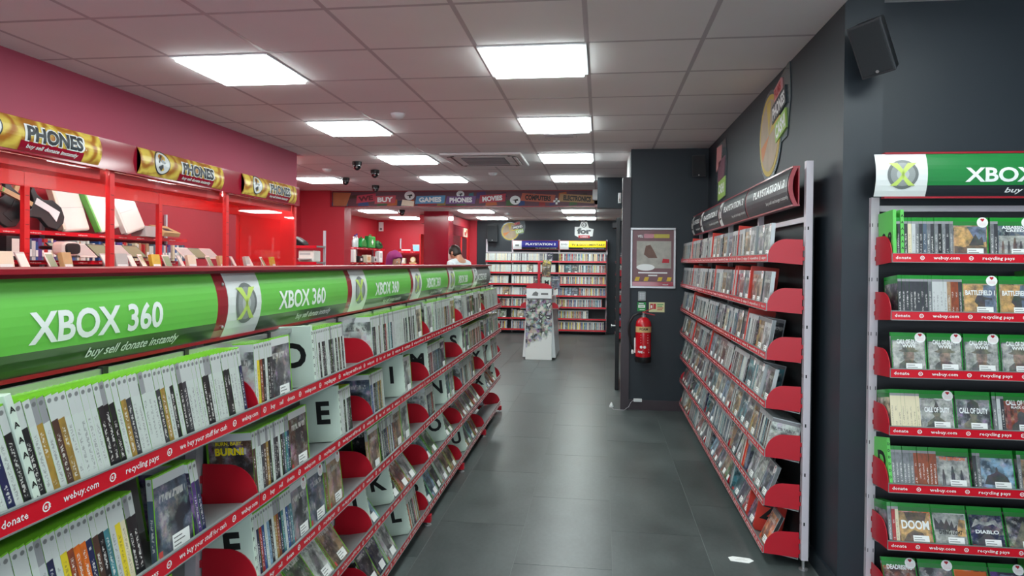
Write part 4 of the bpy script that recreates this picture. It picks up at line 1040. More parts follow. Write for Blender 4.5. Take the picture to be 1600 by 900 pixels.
def guitar(M, label, bodym, guard):
    o = thing('guitar_controller', label, 'guitar', M, 'toy guitars on the staff shelf')
    P = [(-.16, -.10), (-.06, -.125), (.03, -.085), (.10, -.105), (.155, -.16), (.17, -.10), (.12, -.03), (.13, .045), (.185, .10), (.17, .15), (.11, .11), (.03, .085), (-.06, .13), (-.16, .115), (-.21, .03), (-.21, -.03)]
    MB().prism(P, lambda a, b, d: (a, d, b), 0, .035).build('guitar_body', bodym, o, bevel=.006)
    MB().prism([(-.15, -.05), (.10, -.07), (.11, -.01), (-.04, .0), (-.13, .05)], lambda a, b, d: (a, d, b), -.003, 0).build('pickguard', guard, o)
    MB().box(.12, .50, .004, .026, -.02, .02).build('neck', M_TAN, o)
    MB().prism([(.50, -.03), (.60, -.045), (.63, .0), (.59, .045), (.50, .025)], lambda a, b, d: (a, d, b), .004, .024).build('headstock', bodym, o, bevel=.003)
    for q in range(5): MB().box(.40 + q * .02, .412 + q * .02, .0, .004, -.016, .016).build('fret_button', [M_GREEN, M_RED, M_YELL, M_BLUE, M_TITLEO][q], o)
guitar(T((-4.78, 4.98, 1.935)) @ RZ(90) @ RX(-8) @ RY(-62), 'black toy guitar with upright neck on the staff shelf', M_BLACK, M_BLACK)
guitar(T((-4.68, 5.20, 1.895)) @ RZ(90) @ RX(-8) @ RY(200), 'black toy guitar lying sideways with white pickguard', M_BLACK, M_WHITE)
def balance_board(M, label, edge):
    o = thing('balance_board', label, 'balance board', M, 'white fitness boards on the staff shelf')
    MB().box(-.155, .155, 0, .05, 0, .44).build('board', M_PWHITE, o, bevel=.02)
    MB().box(-.175, -.152, -.004, .054, .02, .42).build('edge_trim', edge, o, bevel=.004)
    MB().box(-.15, .15, -.0015, .001, .215, .219).build('centre_groove', M_GREYC, o)
    for sx in (-.10, .10): MB().lathe([(.018, 0), (.02, .012)], 10).build('foot', M_GREYC, o, T((sx, .05, .08)) @ RX(-90))
balance_board(T((-4.70, 5.60, 1.741)) @ RZ(90) @ RX(-14) @ RY(-6), 'cream fitness board standing behind the toy guitar', M_CREAM)
balance_board(T((-4.66, 5.98, 1.771)) @ RZ(90) @ RX(-14) @ RY(-16), 'white fitness board with lime edge leaning on the shelf', M_GREEN)
balance_board(T((-4.62, 6.28, 1.771)) @ RZ(90) @ RX(-14) @ RY(-16), 'plain white fitness board farthest along the shelf', M_PWHITE)
b = MB().box(-.14, .14, 0, .20, 0, .05).build('console_box', M_TAN, None, T((-4.64, 6.85, 1.735)) @ RZ(90) @ RX(24), bevel=.004)
MB().box(-.06, .06, .04, .12, .05, .0508).build('box_picture', M_INKB, b); tag(b, 'flat tan box tilted on the upper staff shelf', 'box')
b = MB().box(-.12, .12, 0, .16, 0, .11).build('console_box', M_GREYC, None, T((-4.62, 6.52, 1.722)) @ RZ(90), bevel=.003); tag(b, 'grey box beside the white board on the upper staff shelf', 'box')
b = MB().box(-.07, .07, 0, .08, 0, .19).build('phone_carton', M_BLACK, None, T((-4.62, 4.83, 1.472)) @ RZ(90), bevel=.002)
MB().box(-.02, .05, -.001, 0, .03, .17).build('carton_picture', M_PWHITE, b); tag(b, 'black carton with white handset picture on lower staff shelf', 'carton')
y = 4.95; n = 0
while y < 7.1:
    w = rp.uniform(.018, .04); hh = rp.uniform(.15, .185)
    nm = rp.choice(['cream', 'white', 'tan', 'pale grey', 'purple', 'slate', 'red', 'white', 'cream', 'blue', 'navy'])
    mt = pm('boxed_game_' + nm.replace(' ', '_'), LP[nm], .45, var=.25, scale=22)
    o = MB().box(0, w - .001, 0, .135, 0, hh).build('boxed_game', mt, None, T((-4.64, y, 1.471)) @ RZ(90))
    if n % 2 == 0: MB().box(.001, w - .002, -.002, -.0005, .03, .03 + hh * .35).build('price_tag', M_STICK, o)
    tag(o, '%s boxed game on the lower staff shelf, %s from the camera' % (nm, nth(n)), 'boxed game', 'boxed games on the staff shelf'); n += 1
    y += w + (rp.uniform(.01, .05) if rp.random() < .15 else 0)
# printer shelf beside the recess
t = wall_shelf('corner_shelves', 'small corner shelves beside the plain red recess wall', T((-4.20, 8.5, 0)), .50, .3, (1.69, 1.475, 1.2), 1.9)
o = thing('desk_printer', 'white printer with grey tray on the corner shelves', 'printer', T((-3.95, 8.54, 1.477)))
MB().box(-.02, .2, 0, .22, 0, .15).build('printer_body', M_PWHITE, o, bevel=.015); MB().box(0, .17, -.06, 0, .03, .045).build('paper_tray', M_GREYC, o); MB().box(.0, .15, -.001, .001, .09, .12).build('control_panel', M_GREYC, o)
o = thing('shoulder_bag', 'black bag slumped on the top corner shelf', 'bag', T((-4.0, 8.54, 1.692)))
MB().prism([(-.14, 0), (.12, 0), (.10, .05), (.02, .10), (-.06, .13), (-.12, .11)], lambda a, b, d: (a, d, b), 0, .16).build('bag_body', M_BLACK, o, bevel=.02)
MB().tube([(-.06, .08, .12), (-.075, .08, .2), (-.06, .08, .24), (-.05, .08, .2), (-.04, .08, .11)], .006, 6).build('bag_strap', M_BLACK, o)
letter_card(T((-3.98, 8.515, 1.202)) @ RZ(90), 'Y', M_CARD, 'on the small corner shelves beside the recess', h=.22, d=.16)
# ---------------------------------------------------------------- far staff room, shelves and stock
M_FGREEN = pm('first_aid_green', rgb(20, 150, 66), .4, var=.05)
wall_shelf('back_room_shelves', 'far staff shelves along the red side wall', T((-4.62, 12.15, 0)) @ RZ(90), 2.0, .24, (1.76, 1.47, 1.15), 1.95)
wall_shelf('back_room_shelves', 'far staff shelves on the red back wall near the pillar', T((-4.36, 14.14, 0)), .92, .26, (1.72, 1.45, 1.15), 2.0)
def boxy(name, label, cat, M, dims, mat, lid=None, parts=()):
    x, y, z = dims
    o = MB().box(-x / 2, x / 2, 0, y, 0, z).build(name, mat, None, M, bevel=min(dims) * .06)
    for nm, bx, mt in parts: MB().box(*bx).build(nm, mt, o)
    return tag(o, label, cat)
LR = lambda y, z, x=-4.58: T((x, y, z)) @ RZ(90)
o = thing('first_aid_case', 'green first aid case with white cross on far shelf', 'first aid kit', LR(13.25, 1.762))
MB().box(-.2, .2, 0, .1, 0, .24).build('case_body', M_FGREEN, o, bevel=.02)
MB().box(-.02, .02, -.003, 0, .07, .17).box(-.05, -.02, -.003, 0, .10, .14).box(.02, .05, -.003, 0, .10, .14).build('white_cross', M_WHITE, o)
MB().tube([(-.06, .05, .24), (-.05, .05, .27), (.05, .05, .27), (.06, .05, .24)], .008, 6).build('handle', M_FGREEN, o)
o = thing('carrier_bag', 'crumpled green bag beside the first aid case', 'bag', LR(12.78, 1.762))
MB().prism([(-.16, 0), (.15, 0), (.17, .07), (.1, .15), (.0, .19), (-.1, .16), (-.17, .08)], lambda a, b, d: (a, d, b), 0, .14).build('bag_body', M_FGREEN, o, bevel=.03); MB().tube([(-.05, .07, .17), (0, .07, .21), (.06, .07, .16)], .008, 6).build('bag_knot', M_FGREEN, o)
o = thing('duffel_bag', 'dark green bag lying at the far end of the shelf', 'bag', LR(13.75, 1.762))
MB().prism([(-.2, .02), (-.1, 0), (.15, 0), (.22, .05), (.1, .13), (-.1, .17), (-.2, .12)], lambda a, b, d: (a, d, b), 0, .14).build('bag_body', pm('dark_green_cloth', rgb(20, 90, 44), .7), o, bevel=.03); MB().tube([(-.1, .0, .12), (0, -.02, .06), (.1, .0, .10)], .008, 6).build('bag_handle', M_BLACK, o)
for k, (y, hgt) in enumerate(((12.34, .2), (12.52, .27), (12.42, .24))):
    o = thing('spray_bottle', 'clear bottle on the far side shelf, %s from the pilaster' % ORD[k], 'bottle', LR(y, 1.762), 'bottles on the far shelf')
    MB().lathe([(.03, 0), (.033, .02), (.033, hgt * .6), (.012, hgt * .75), (.012, hgt * .85)], 12).build('bottle_body', M_SHELLP, o, T((0, .06, 0)), smooth=True); MB().lathe([(.014, 0), (.014, .03)], 10).build('bottle_cap', M_BLUE if k else M_WHITE, o, T((0, .06, hgt * .85)))
boxy('carton', 'white carton at the near end of the far side shelf', 'box', LR(12.28, 1.472), (.12, .1, .24), M_WHITE, parts=[('tape', (-.012, .012, -.001, 0, 0, .24), M_TAN)])
boxy('carton', 'black tilted box on the lower far side shelf', 'box', LR(12.62, 1.472), (.22, .12, .12), M_BLACK, parts=[('label', (-.05, .05, -.001, 0, .03, .08), M_WHITE)])
boxy('carton', 'cream box on the lower far side shelf', 'box', LR(13.05, 1.472), (.26, .1, .15), M_CREAM, parts=[('label', (-.08, .08, -.001, 0, .04, .11), M_TAN)])
boxy('carton', 'small grey box on the lower far side shelf', 'box', LR(13.45, 1.472), (.18, .1, .12), M_GREYC, parts=[('label', (-.04, .04, -.001, 0, .03, .08), M_BLACK)])
boxy('carton', 'tall white box at the end of the lower far side shelf', 'box', LR(13.8, 1.472), (.2, .1, .24), M_WHITE, parts=[('label', (-.06, .06, -.001, 0, .1, .2), M_GREYC)])
BR = lambda x, z: T((x, 14.17, z))
boxy('storage_tray', 'clear white storage tray on the far back shelf', 'tray', BR(-3.66, 1.722), (.36, .2, .22), M_PWHITE, parts=[('tray_label', (-.1, .1, -.002, 0, .13, .18), M_GREYC)])
boxy('storage_tray', 'blue tinted tray in front of the white one', 'tray', BR(-3.92, 1.722), (.16, .1, .14), pm('pale_blue_plastic', rgb(150, 200, 226), .3), parts=[('rim', (-.085, .085, -.004, .104, .13, .14), M_PWHITE)])
boxy('folder', 'red folder lying on the far back shelf', 'folder', BR(-4.15, 1.722), (.34, .18, .05), M_RED, parts=[('spine_label', (-.1, .1, -.001, 0, .012, .038), M_WHITE)])
o = thing('mantel_clock', 'round brown clock on the far back shelf', 'clock', BR(-4.0, 1.452))
MB().lathe([(.06, 0), (.065, .02), (.06, .05)], 20).build('clock_case', M_TAN, o, T((0, .06, .085)) @ RX(90), smooth=True); MB().lathe([(.045, 0), (.045, .004)], 20).build('clock_face', M_CREAM, o, T((0, .01, .085)) @ RX(90)); MB().box(-.08, .08, 0, .08, 0, .03).build('clock_base', M_TAN, o)
for k, x in enumerate((-3.74, -3.58)):
    o = thing('steel_mug', 'steel mug on the far back shelf, %s the pillar' % ('farther from' if k == 0 else 'closer to'), 'mug', BR(x, 1.452), 'steel mugs on the far shelf')
    MB().lathe([(.05, 0), (.055, .03), (.055, .15), (.048, .15), (.046, .02)], 14).build('mug_body', M_STEEL, o, T((0, .07, 0)), smooth=True); MB().tube([(.05, .07, .03), (.085, .07, .05), (.085, .07, .11), (.05, .07, .13)], .008, 6).build('handle', M_STEEL, o)
boxy('carton', 'cream carton at the left of the far back shelf', 'box', BR(-4.24, 1.452), (.14, .12, .12), M_CREAM, parts=[('label', (-.04, .04, -.001, 0, .03, .09), M_WHITE)])
boxy('carton', 'white card beneath the far back shelf', 'box', BR(-3.72, 1.152), (.3, .1, .2), M_WHITE, parts=[('label', (-.1, .1, -.001, 0, .06, .15), M_GREYC)])
boxy('wall_alarm', 'white alarm box high in the corner of the far room', 'alarm', T((-4.80, 14.44, 2.16)), (.1, .03, .2), M_WHITE, parts=[('lens', (-.025, .025, -.004, 0, .03, .07), M_GREYP)])
# small red cabinet beyond the pillar
c = wthing('display_cabinet', 'far red cabinet with glass door behind the man', 'display cabinet', (-3.1, 13.4, 0), 'phone cabinets along the left wall')
MB().box(-3.4, -2.84, 12.5, 14.4, 0, 1.2).build('counter', M_FASC, c); MB().box(-3.4, -2.8, 12.5, 14.46, 2.22, 2.385).build('cabinet_top', M_REDW, c); MB().box(-2.84, -2.81, 12.5, 14.0, 2.02, 2.22).build('fascia', M_FASC, c)
MB().box(-2.85, -2.815, 14.24, 14.46, 0, 2.22).build('post', M_REDB, c); MB().box(-2.86, -2.83, 13.72, 14.22, 0, 2.0).build('dark_door', M_NAVY, c); MB().box(-2.86, -2.83, 13.62, 13.72, 0, 2.02).build('post', M_REDB, c); MB().box(-2.84, -2.832, 12.5, 13.6, 1.2, 2.02).build('glass_pane', M_GLASS, c); MB().box(-3.4, -3.37, 12.5, 13.6, 1.2, 2.02).build('back_board', M_REDB, c)
p = MB().box(-2.81, -2.795, 13.75, 14.12, 2.02, 2.2).build('picture_sign', M_CREAM, c); MB().box(-2.795, -2.793, 13.80, 13.95, 2.05, 2.12).build('print', M_RED, p); MB().box(-2.795, -2.793, 13.97, 14.08, 2.1, 2.17).build('print', M_TITLEO, p)
for k, (y, mt, nm) in enumerate(((12.75, M_BLUE, 'blue'), (12.95, M_WHITE, 'white'), (13.2, M_TAN, 'tan'))):
    boxy('product_box', '%s product box in the far red cabinet' % nm, 'box', T((-2.95, y, 1.201)) @ RZ(90), (.12, .08, .2), mt, parts=[('label', (-.04, .04, -.001, 0, .05, .1), M_GREYC)])
# ---------------------------------------------------------------- picture banner on the ceiling step
ban = wthing('picture_banner', 'long collage banner of placards under the ceiling step', 'banner', (-2.27, YB - .006, ZL))
YP = YB - .012
MB().box(-4.45, -.10, YP, YB - .001, ZL + .004, ZC - .012).build('banner_board', pm('collage_ground', rgb(92, 52, 66), .5, var=.3, scale=4), ban)
zc = (ZL + ZC) / 2
MB().box(-4.448, .5, YP - .01, YB - .001, ZL - .012, ZL + .003).build('lower_edge', M_TRIM, ban)
def quadp(pts, name, mat, d=.004, parent=ban): return MB().prism(pts, lambda a, b, q: (a, YP - q, b), d, 0).build(name, mat, parent)
rb = random.Random(9)
bitc = [('teal', .5), ('green', .5), ('gold', .6), ('red', .5), ('purple', .5), ('navy', .5), ('orange', .6), ('blue', .5), ('brown', .5)]
for q in range(26):
    x = -4.4 + q * .165; nm = rb.choice(bitc)[0]; w = rb.uniform(.08, .2); z0 = ZL + .006 + rb.choice([0, .0, .12]); hh = rb.uniform(.07, .115)
    mt = pm('collage_' + nm, tuple(v * .6 for v in LP[nm][:3]) + (1,), .5, var=.3, scale=10)
    quadp([(x - w / 2, z0), (x + w / 2, z0 + rb.uniform(0, .03)), (x + w * .4, z0 + hh), (x - w * .45, z0 + hh - .02)], 'collage_piece', mt, .002)
MB().prism([(-4.43, ZL + .01), (-4.2, ZL + .01), (-4.12, ZC - .03), (-4.43, ZC - .02)], lambda a, b, q: (a, YP - q, b), .005, 0).build('collage_piece', pm('collage_ochre', rgb(176, 110, 70), .5, var=.2, scale=10), ban)
PLC = [('WE', -4.02, -3.70, rgb(186, 50, 78), .12, .03, pm('maroon_ink', rgb(96, 10, 34), .5)), ('BUY', -3.70, -3.36, rgb(186, 70, 84), .03, -.005, M_WHITE), ('GAMES', -3.01, -2.53, rgb(84, 148, 190), .02, -.01, M_WHITE), ('PHONES', -2.50, -2.02, rgb(110, 72, 130), .01, -.02, M_WHITE),
       ('MOVIES', -1.95, -1.53, rgb(172, 46, 66), .07, .02, M_WHITE), ('COMPUTERS', -1.27, -.74, rgb(176, 88, 66), -.06, .03, M_BLACKP), ('ELECTRONICS', -.66, -.10, rgb(170, 130, 84), -.06, .01, M_BLACKP)]
for wd, x0, x1, cl, rot, dz, ink in PLC:
    xc, w, hh = (x0 + x1) / 2, (x1 - x0), .125; R = Matrix.Rotation(rot, 2); P = []
    for a, b in ((-w / 2 - .015, -hh / 2), (w / 2 - .01, -hh / 2), (w / 2 + .015, hh / 2), (-w / 2 + .01, hh / 2)):
        v = R @ Vector((a, b)); P.append((xc + v.x, zc + dz * .6 - .012 + v.y))
    o = quadp(P, 'placard', pm('placard_' + wd.lower(), cl, .5, var=.1, scale=8), .010)
    m = MB(); put_text(m, wd, lambda a, b: (a, YP - .0112, b), xc, zc + dz * .6 - .012 - .036, .075, w=w * .78, align='C', bold=.05, rot=rot); m.build('lettering', ink, o)
for x, z, r in ((-3.12, zc + .05, .085), (-2.27, zc + .07, .065), (-1.37, zc - .03, .085)):
    o = MB().prism([(x + r * math.cos(2 * math.pi * q / 20), z + r * .85 * math.sin(2 * math.pi * q / 20)) for q in range(20)], lambda a, b, d: (a, YP - d, b), .008, 0).build('round_badge', M_SIGNW, ban)
    MB().prism([(x - r * .6, z), (x + r * .5, z + r * .25), (x + r * .6, z - r * .1), (x + r * .2, z - r * .15), (x + r * .25, z - r * .5), (x - r * .05, z - r * .5), (x - r * .1, z - .1 * r)], lambda a, b, d: (a, YP - d, b), .0095, .008).build('badge_icon', M_BLACKP, o)
for (x, z, s) in ((-3.15, zc - .075, .11),): quadp([(x - s, z - .04), (x + s * .9, z - .05), (x + s, z + .03), (x - s * .8, z + .06)], 'note_card', M_CREAM, .008)
MB().box(-.72, -.69, YP - .012, YP, ZL + .03, ZL + .13).box(-.755, -.655, YP - .012, YP, ZL + .065, ZL + .095).build('plus_sign', M_SIGNW, ban)
# ---------------------------------------------------------------- ceiling fittings
ac = thing('ceiling_air_conditioner', 'square cassette air conditioner with dark louvres in the ceiling', 'air conditioner', T((AC[0], AC[1], ZC)))
MB().box(-.44, .44, -.44, .44, -.028, .0).build('cover_panel', M_CEIL, ac, bevel=.012)
MB().box(-.24, .24, -.24, .24, -.034, -.028).build('intake_grille', pm('grey_grille', rgb(112, 116, 120), .5), ac)
for q in range(4):
    R = RZ(90 * q)
    MB().prism([(-.30, -.385), (.30, -.385), (.34, -.345), (.30, -.325), (-.30, -.325), (-.34, -.345)], lambda a, b, d: (a, b, d), -.031, -.024).build('louvre_slot', M_BLACK, ac, R)
    MB().box(-.29, .29, -.375, -.345, -.036, -.030).build('louvre', M_CEIL, ac, R)
for q in range(6): MB().box(-.23, .23, -.2 + q * .08, -.195 + q * .08, -.037, -.034).build('grille_bar', M_GRID, ac)
v = thing('ceiling_vent', 'small white slatted vent below the second aisle light', 'vent', T((-.39, 6.16, ZC)))
MB().box(-.16, .16, -.11, .11, -.012, -.002).build('vent_frame', M_CEIL, v, bevel=.004)
for q in range(4): MB().box(-.13, .13, -.08 + q * .045, -.06 + q * .045, -.016, -.012).build('slat', M_GRID, v)
for k, (x, y, z, lab) in enumerate(((-1.60, 5.21, ZC, 'white smoke detector on the ceiling nearest the camera'), (-3.45, 8.23, ZC, 'small white smoke detector near the far left light'), (-1.40, 8.72, ZC, 'small white smoke detector beyond the air conditioner'), (-1.7, 12.3, ZL, 'tiny white smoke detector on the lowered ceiling'))):
    o = thing('smoke_detector', lab, 'smoke detector', T((x, y, z)), 'smoke detectors')
    MB().lathe([(.055, -.002), (.055, -.014), (.042, -.03), (.02, -.04)], 18).build('detector_body', M_WHITE, o, smooth=True); MB().lathe([(.06, 0), (.06, -.006)], 18).build('detector_base', M_CEIL, o)
for k, (x, y, z, lab) in enumerate(((-2.846, 7.67, ZC, 'black dome camera nearest of the ceiling cluster'), (-2.871, 8.38, ZC, 'black dome camera second in the ceiling cluster'), (-3.552, 9.13, ZC, 'black dome camera over the left light panel edge'), (-3.437, 10.07, ZC, 'black dome camera just before the banner'), (-3.464, 11.56, ZL, 'black dome camera on the lowered ceiling behind banner'))):
    o = thing('dome_camera', lab, 'security camera', T((x, y, z)), 'dome cameras on the ceiling')
    MB().lathe([(.055, 0), (.055, -.035), (.05, -.04)], 18).build('camera_mount', M_BLACK, o, smooth=True)
    MB().lathe([(.046, -.04), (.046, -.055), (.04, -.075), (.026, -.092), (.008, -.10)], 18).build('dome', pm('smoked_dome', rgb(16, 18, 24), .1, coat=.6), o, smooth=True)
    MB().lathe([(.012, 0), (.012, .006)], 10).build('lens', M_STEEL, o, T((.012, -.040, -.068)) @ RX(120))
# ---------------------------------------------------------------- right hand wall fittings
def speaker(M, label, s=1.0, grp='black wall loudspeakers'):
    o = thing('wall_speaker', label, 'loudspeaker', M, grp)
    b = MB().prism([(-.085 * s, 0), (.085 * s, 0), (.065 * s, .12 * s), (-.065 * s, .12 * s)], lambda a, b, d: (a, b, d), -.14 * s, .14 * s).build('speaker_cabinet', M_BLACK, o, bevel=.008 * s)
    MB().box(-.078 * s, .078 * s, -.006 * s, .0, -.13 * s, .13 * s).build('speaker_grille', pm('speaker_cloth', rgb(30, 34, 38), .8, var=.3, scale=300), o, bevel=.002)
    MB().box(-.086 * s, .086 * s, -.002 * s, .012 * s, -.142 * s, .142 * s).build('front_rim', M_PANEL, o, bevel=.003)
    MB().box(-.012 * s, .012 * s, .12 * s, .19 * s, -.02 * s, .02 * s).box(-.03 * s, .03 * s, .185 * s, .195 * s, -.06 * s, .06 * s).build('wall_bracket', M_PANEL, o)
    MB().lathe([(.008 * s, 0), (.008 * s, .004)], 10).build('badge', M_STEEL, o, T((0, -.006 * s, -.12 * s)) @ RX(90))
    return o
speaker(T((1.115, 3.02, 2.395)) @ RZ(-40) @ RX(26) @ RY(-8), 'black loudspeaker tilted on the near corner of the right wall', .80)
speaker(T((.95, 6.86, 2.46)) @ RZ(-18) @ RX(10), 'black loudspeaker high in the corner above the poster wall', .75)
speaker(T((-2.30, 14.33, 2.12)), 'black loudspeaker on the far back wall above the shelves', 1.25)
M_CLEARP = pm('clear_board_edge', rgb(86, 100, 104), .25, var=.05, coat=.4)
M_COIN = pm('coin_tan', rgb(170, 152, 128), .5, var=.25, scale=9)
M_COINY = pm('coin_yellow', rgb(196, 172, 70), .5, var=.15, scale=9)
M_LIMEP = pm('lime_print', rgb(150, 190, 90), .5, var=.1)
def cutout(M, label, s=1.0, coin=True):
    """printed wall board: coin disc with three stacked word placards"""
    o = thing('wall_cutout', label, 'wall sign', M, 'printed wall boards')
    f = lambda a, b, d: (a * s, -d * s, b * s)
    if coin:
        circ = lambda r, n=28, c=(-.10, -.03): [(c[0] + r * math.cos(2 * math.pi * q / n), c[1] + r * math.sin(2 * math.pi * q / n)) for q in range(n)]
        MB().prism(circ(.265), f, .006, 0).build('backing_board', M_CLEARP, o)
        MB().prism(circ(.24), f, .008, .006).build('coin', M_COINY, o); MB().prism(circ(.21), f, .0095, .008).build('coin_face', M_COIN, o)
        for a0 in (0.2, 1.4, 3.4): MB().prism([(-.10, -.03)] + [(-.10 + .2 * math.cos(a0 + .12 * q), -.03 + .2 * math.sin(a0 + .12 * q)) for q in range(5)], f, .0102, .0095).build('coin_sector', M_COINY if a0 < 3 else M_TITLEO2, o)
    MB().prism([(-.02, -.13), (.27, -.10), (.33, .10), (.30, .30), (.06, .24)], f, .004, 0).build('placard_board', M_CLEARP, o)
    R = .22
    for wd, x, z, hh, w, bg, ink in (('FILMS', .10, .165, .05, .14, M_PINKP, M_RED), ('PHONES', .125, .065, .07, .26, M_INKB, M_WHITE), ('CASH!', .17, -.06, .075, .2, M_LIMEP, M_WHITE)):
        c, sn = math.cos(R), math.sin(R)
        P = [(x + a * c - b * sn, z + a * sn + b * c) for a, b in ((-w * .56, -hh * .25), (w * .56, -hh * .25), (w * .56, hh * 1.25), (-w * .56, hh * 1.25))]
        p = MB().prism(P, f, .013, .004).build('placard', bg, o)
        m = MB(); put_text(m, wd, lambda a, b: (a * s, -.0138 * s, b * s), x, z, hh, w=w, align='C', bold=.04, rot=R); m.build('lettering', ink, p)
    return o
M_TITLEO2 = pm('orange_sector', rgb(206, 130, 70), .5, var=.1)
M_PINKP = pm('pink_placard', rgb(214, 150, 150), .5, var=.1)
WR = RZ(-90)
cutout(T((1.068, 4.40, 2.345)) @ WR, 'coin-shaped wall board with word placards above the right rack', 1.08)
o = thing('wall_cutout', 'narrow pink and lime wall board at the far end of right wall', 'wall sign', T((1.068, 6.27, 2.30)) @ WR, 'printed wall boards')
MB().prism([(-.27, .28), (-.20, -.2), (-.14, -.24), (.24, -.22), (.27, .1), (.20, .29)], lambda a, b, d: (a, -d, b), .004, 0).build('backing_board', M_CLEARP, o)
for P, mt in (([(-.24, .05), (-.02, .1), (.02, .26), (-.22, .27)], M_PINKP), ([(-.16, -.06), (.16, -.04), (.2, .14), (-.12, .12)], pm('mauve_print', rgb(120, 76, 92), .5, var=.3, scale=14)), ([(-.14, -.23), (.22, -.21), (.22, -.04), (-.12, -.06)], M_LIMEP)):
    MB().prism(P, lambda a, b, d: (a, -d, b), .009, .004).build('placard', mt, o)
m = MB(); put_text(m, 'CASH!', lambda a, b: (a, -.0098, b), .04, -.17, .08, w=.28, align='C', bold=.04); m.build('lettering', M_WHITE, o)
cutout(T((-1.86, 14.498, 2.19)), 'coin-shaped wall board on the far back wall', .78)
o = thing('wall_cutout', 'white shop emblem board on the far back wall', 'wall sign', T((-.35, 14.498, 2.19)), 'printed wall boards')
MB().prism([(-.2, -.1), (-.12, -.14), (.18, -.12), (.2, .03), (.1, .06), (.06, .19), (-.06, .19), (-.1, .08), (-.2, .08)], lambda a, b, d: (a, -d, b), .006, 0).build('backing_board', M_SIGNW, o)
m = MB(); put_text(m, 'for', lambda a, b: (a, -.0075, b), 0, -.06, .11, w=.3, align='C', bold=.06); m.build('lettering', M_INKB, o)
m = MB(); ring_logo(m, -.005, .12, .055, -.0076); m.build('emblem', M_INKB, o)
m = MB().box(-.12, .12, -.009, -.006, -.16, -.10); m.build('red_band', M_RED, o); m = MB(); put_text(m, 'GAMERS', lambda a, b: (a, -.0097, b), 0, -.145, .03, w=.17, align='C', bold=.02); m.build('band_lettering', M_WHITE, o)
# poster in its snap frame
PX0, PX1, PZ0, PZ1, PY = .302, .755, 1.243, 1.858, 7.03
po = wthing('poster_frame', 'framed red poster on the partition wall above the extinguisher', 'poster', ((PX0 + PX1) / 2, PY, PZ0))
fr = MB()
for a, b, c, d in ((PX0, PX1, PZ0, PZ0 + .022), (PX0, PX1, PZ1 - .022, PZ1), (PX0, PX0 + .022, PZ0 + .022, PZ1 - .022), (PX1 - .022, PX1, PZ0 + .022, PZ1 - .022)): fr.box(a, b, PY - .022, PY - .001, c, d)
fr.build('frame', M_STEEL, po, bevel=.003)
sh = MB().box(PX0 + .02, PX1 - .02, PY - .010, PY - .002, PZ0 + .02, PZ1 - .02).build('printed_sheet', pm('mauve_poster', rgb(120, 86, 92), .4, var=.12, scale=4), po)
pw = PX1 - PX0
def pbox(a, b, c, d, nm, mt, dy=.011): return MB().box(PX0 + a * pw, PX0 + b * pw, PY - dy, PY - .010, PZ0 + c * .615, PZ0 + d * .615).build(nm, mt, po)
pbox(.14, .90, .33, .78, 'picture', pm('faded_scene_print', rgb(168, 166, 158), .45, var=.4, scale=16)); pbox(.05, .95, .035, .105, 'red_band', M_FASC); pbox(.52, .86, .83, .895, 'yellow_tag', pm('mustard_print', rgb(190, 176, 80), .5)); pbox(.30, .52, .83, .90, 'red_tag', M_FASC)
m = MB(); put_text(m, "WE'LL", lambda a, b: (a, PY - .0122, b), PX0 + .16 * pw, PZ0 + .84 * .615, .026, w=.055, bold=.03); put_text(m, 'webuy.com', lambda a, b: (a, PY - .0122, b), PX0 + .72 * pw, PZ0 + .055 * .615, .012, w=.055, bold=.01)
for q, w in ((.245, .64), (.20, .20)): m.box(PX0 + (.5 - w / 2) * pw, PX0 + (.5 + w / 2) * pw, PY - .0115, PY - .010, PZ0 + q * .615, PZ0 + (q + .022) * .615)
m.build('poster_lettering', M_WHITE, po)
for a in (.10, .30, .60, .80): MB().prism([(PX0 + a * pw, PZ0 + .12 * .615), (PX0 + (a + .09) * pw, PZ0 + .12 * .615), (PX0 + (a + .12) * pw, PZ0 + .185 * .615), (PX0 + (a + .03) * pw, PZ0 + .185 * .615)], lambda x, z, d: (x, PY - d, z), .0112, .010).build('hazard_stripe', M_AMBER, po)
m = MB(); m.prism([(PX0 + .34 * pw + .20 * pw * math.cos(2 * math.pi * q / 24), PZ0 + .345 * .615 + .034 * math.sin(2 * math.pi * q / 24)) for q in range(24)], lambda x, z, d: (x, PY - d, z), .0125, .010); m.build('speech_bubble', M_WHITE, po)
m = MB(); m.prism([(PX0 + .30 * pw, PZ0 + .56 * .615), (PX0 + .40 * pw, PZ0 + .50 * .615), (PX0 + .60 * pw, PZ0 + .50 * .615), (PX0 + .52 * pw, PZ0 + .62 * .615), (PX0 + .44 * pw, PZ0 + .72 * .615), (PX0 + .34 * pw, PZ0 + .70 * .615)], lambda x, z, d: (x, PY - d, z), .0118, .011); m.build('figure_print', pm('brown_print', rgb(112, 84, 74), .5, var=.3, scale=20), po)
m = MB(); m.prism([(PX0 + .70 * pw, PZ0 + .42 * .615), (PX0 + .86 * pw, PZ0 + .42 * .615), (PX0 + .86 * pw, PZ0 + .48 * .615), (PX0 + .72 * pw, PZ0 + .49 * .615)], lambda x, z, d: (x, PY - d, z), .0118, .011); m.build('red_print', M_RED, po)
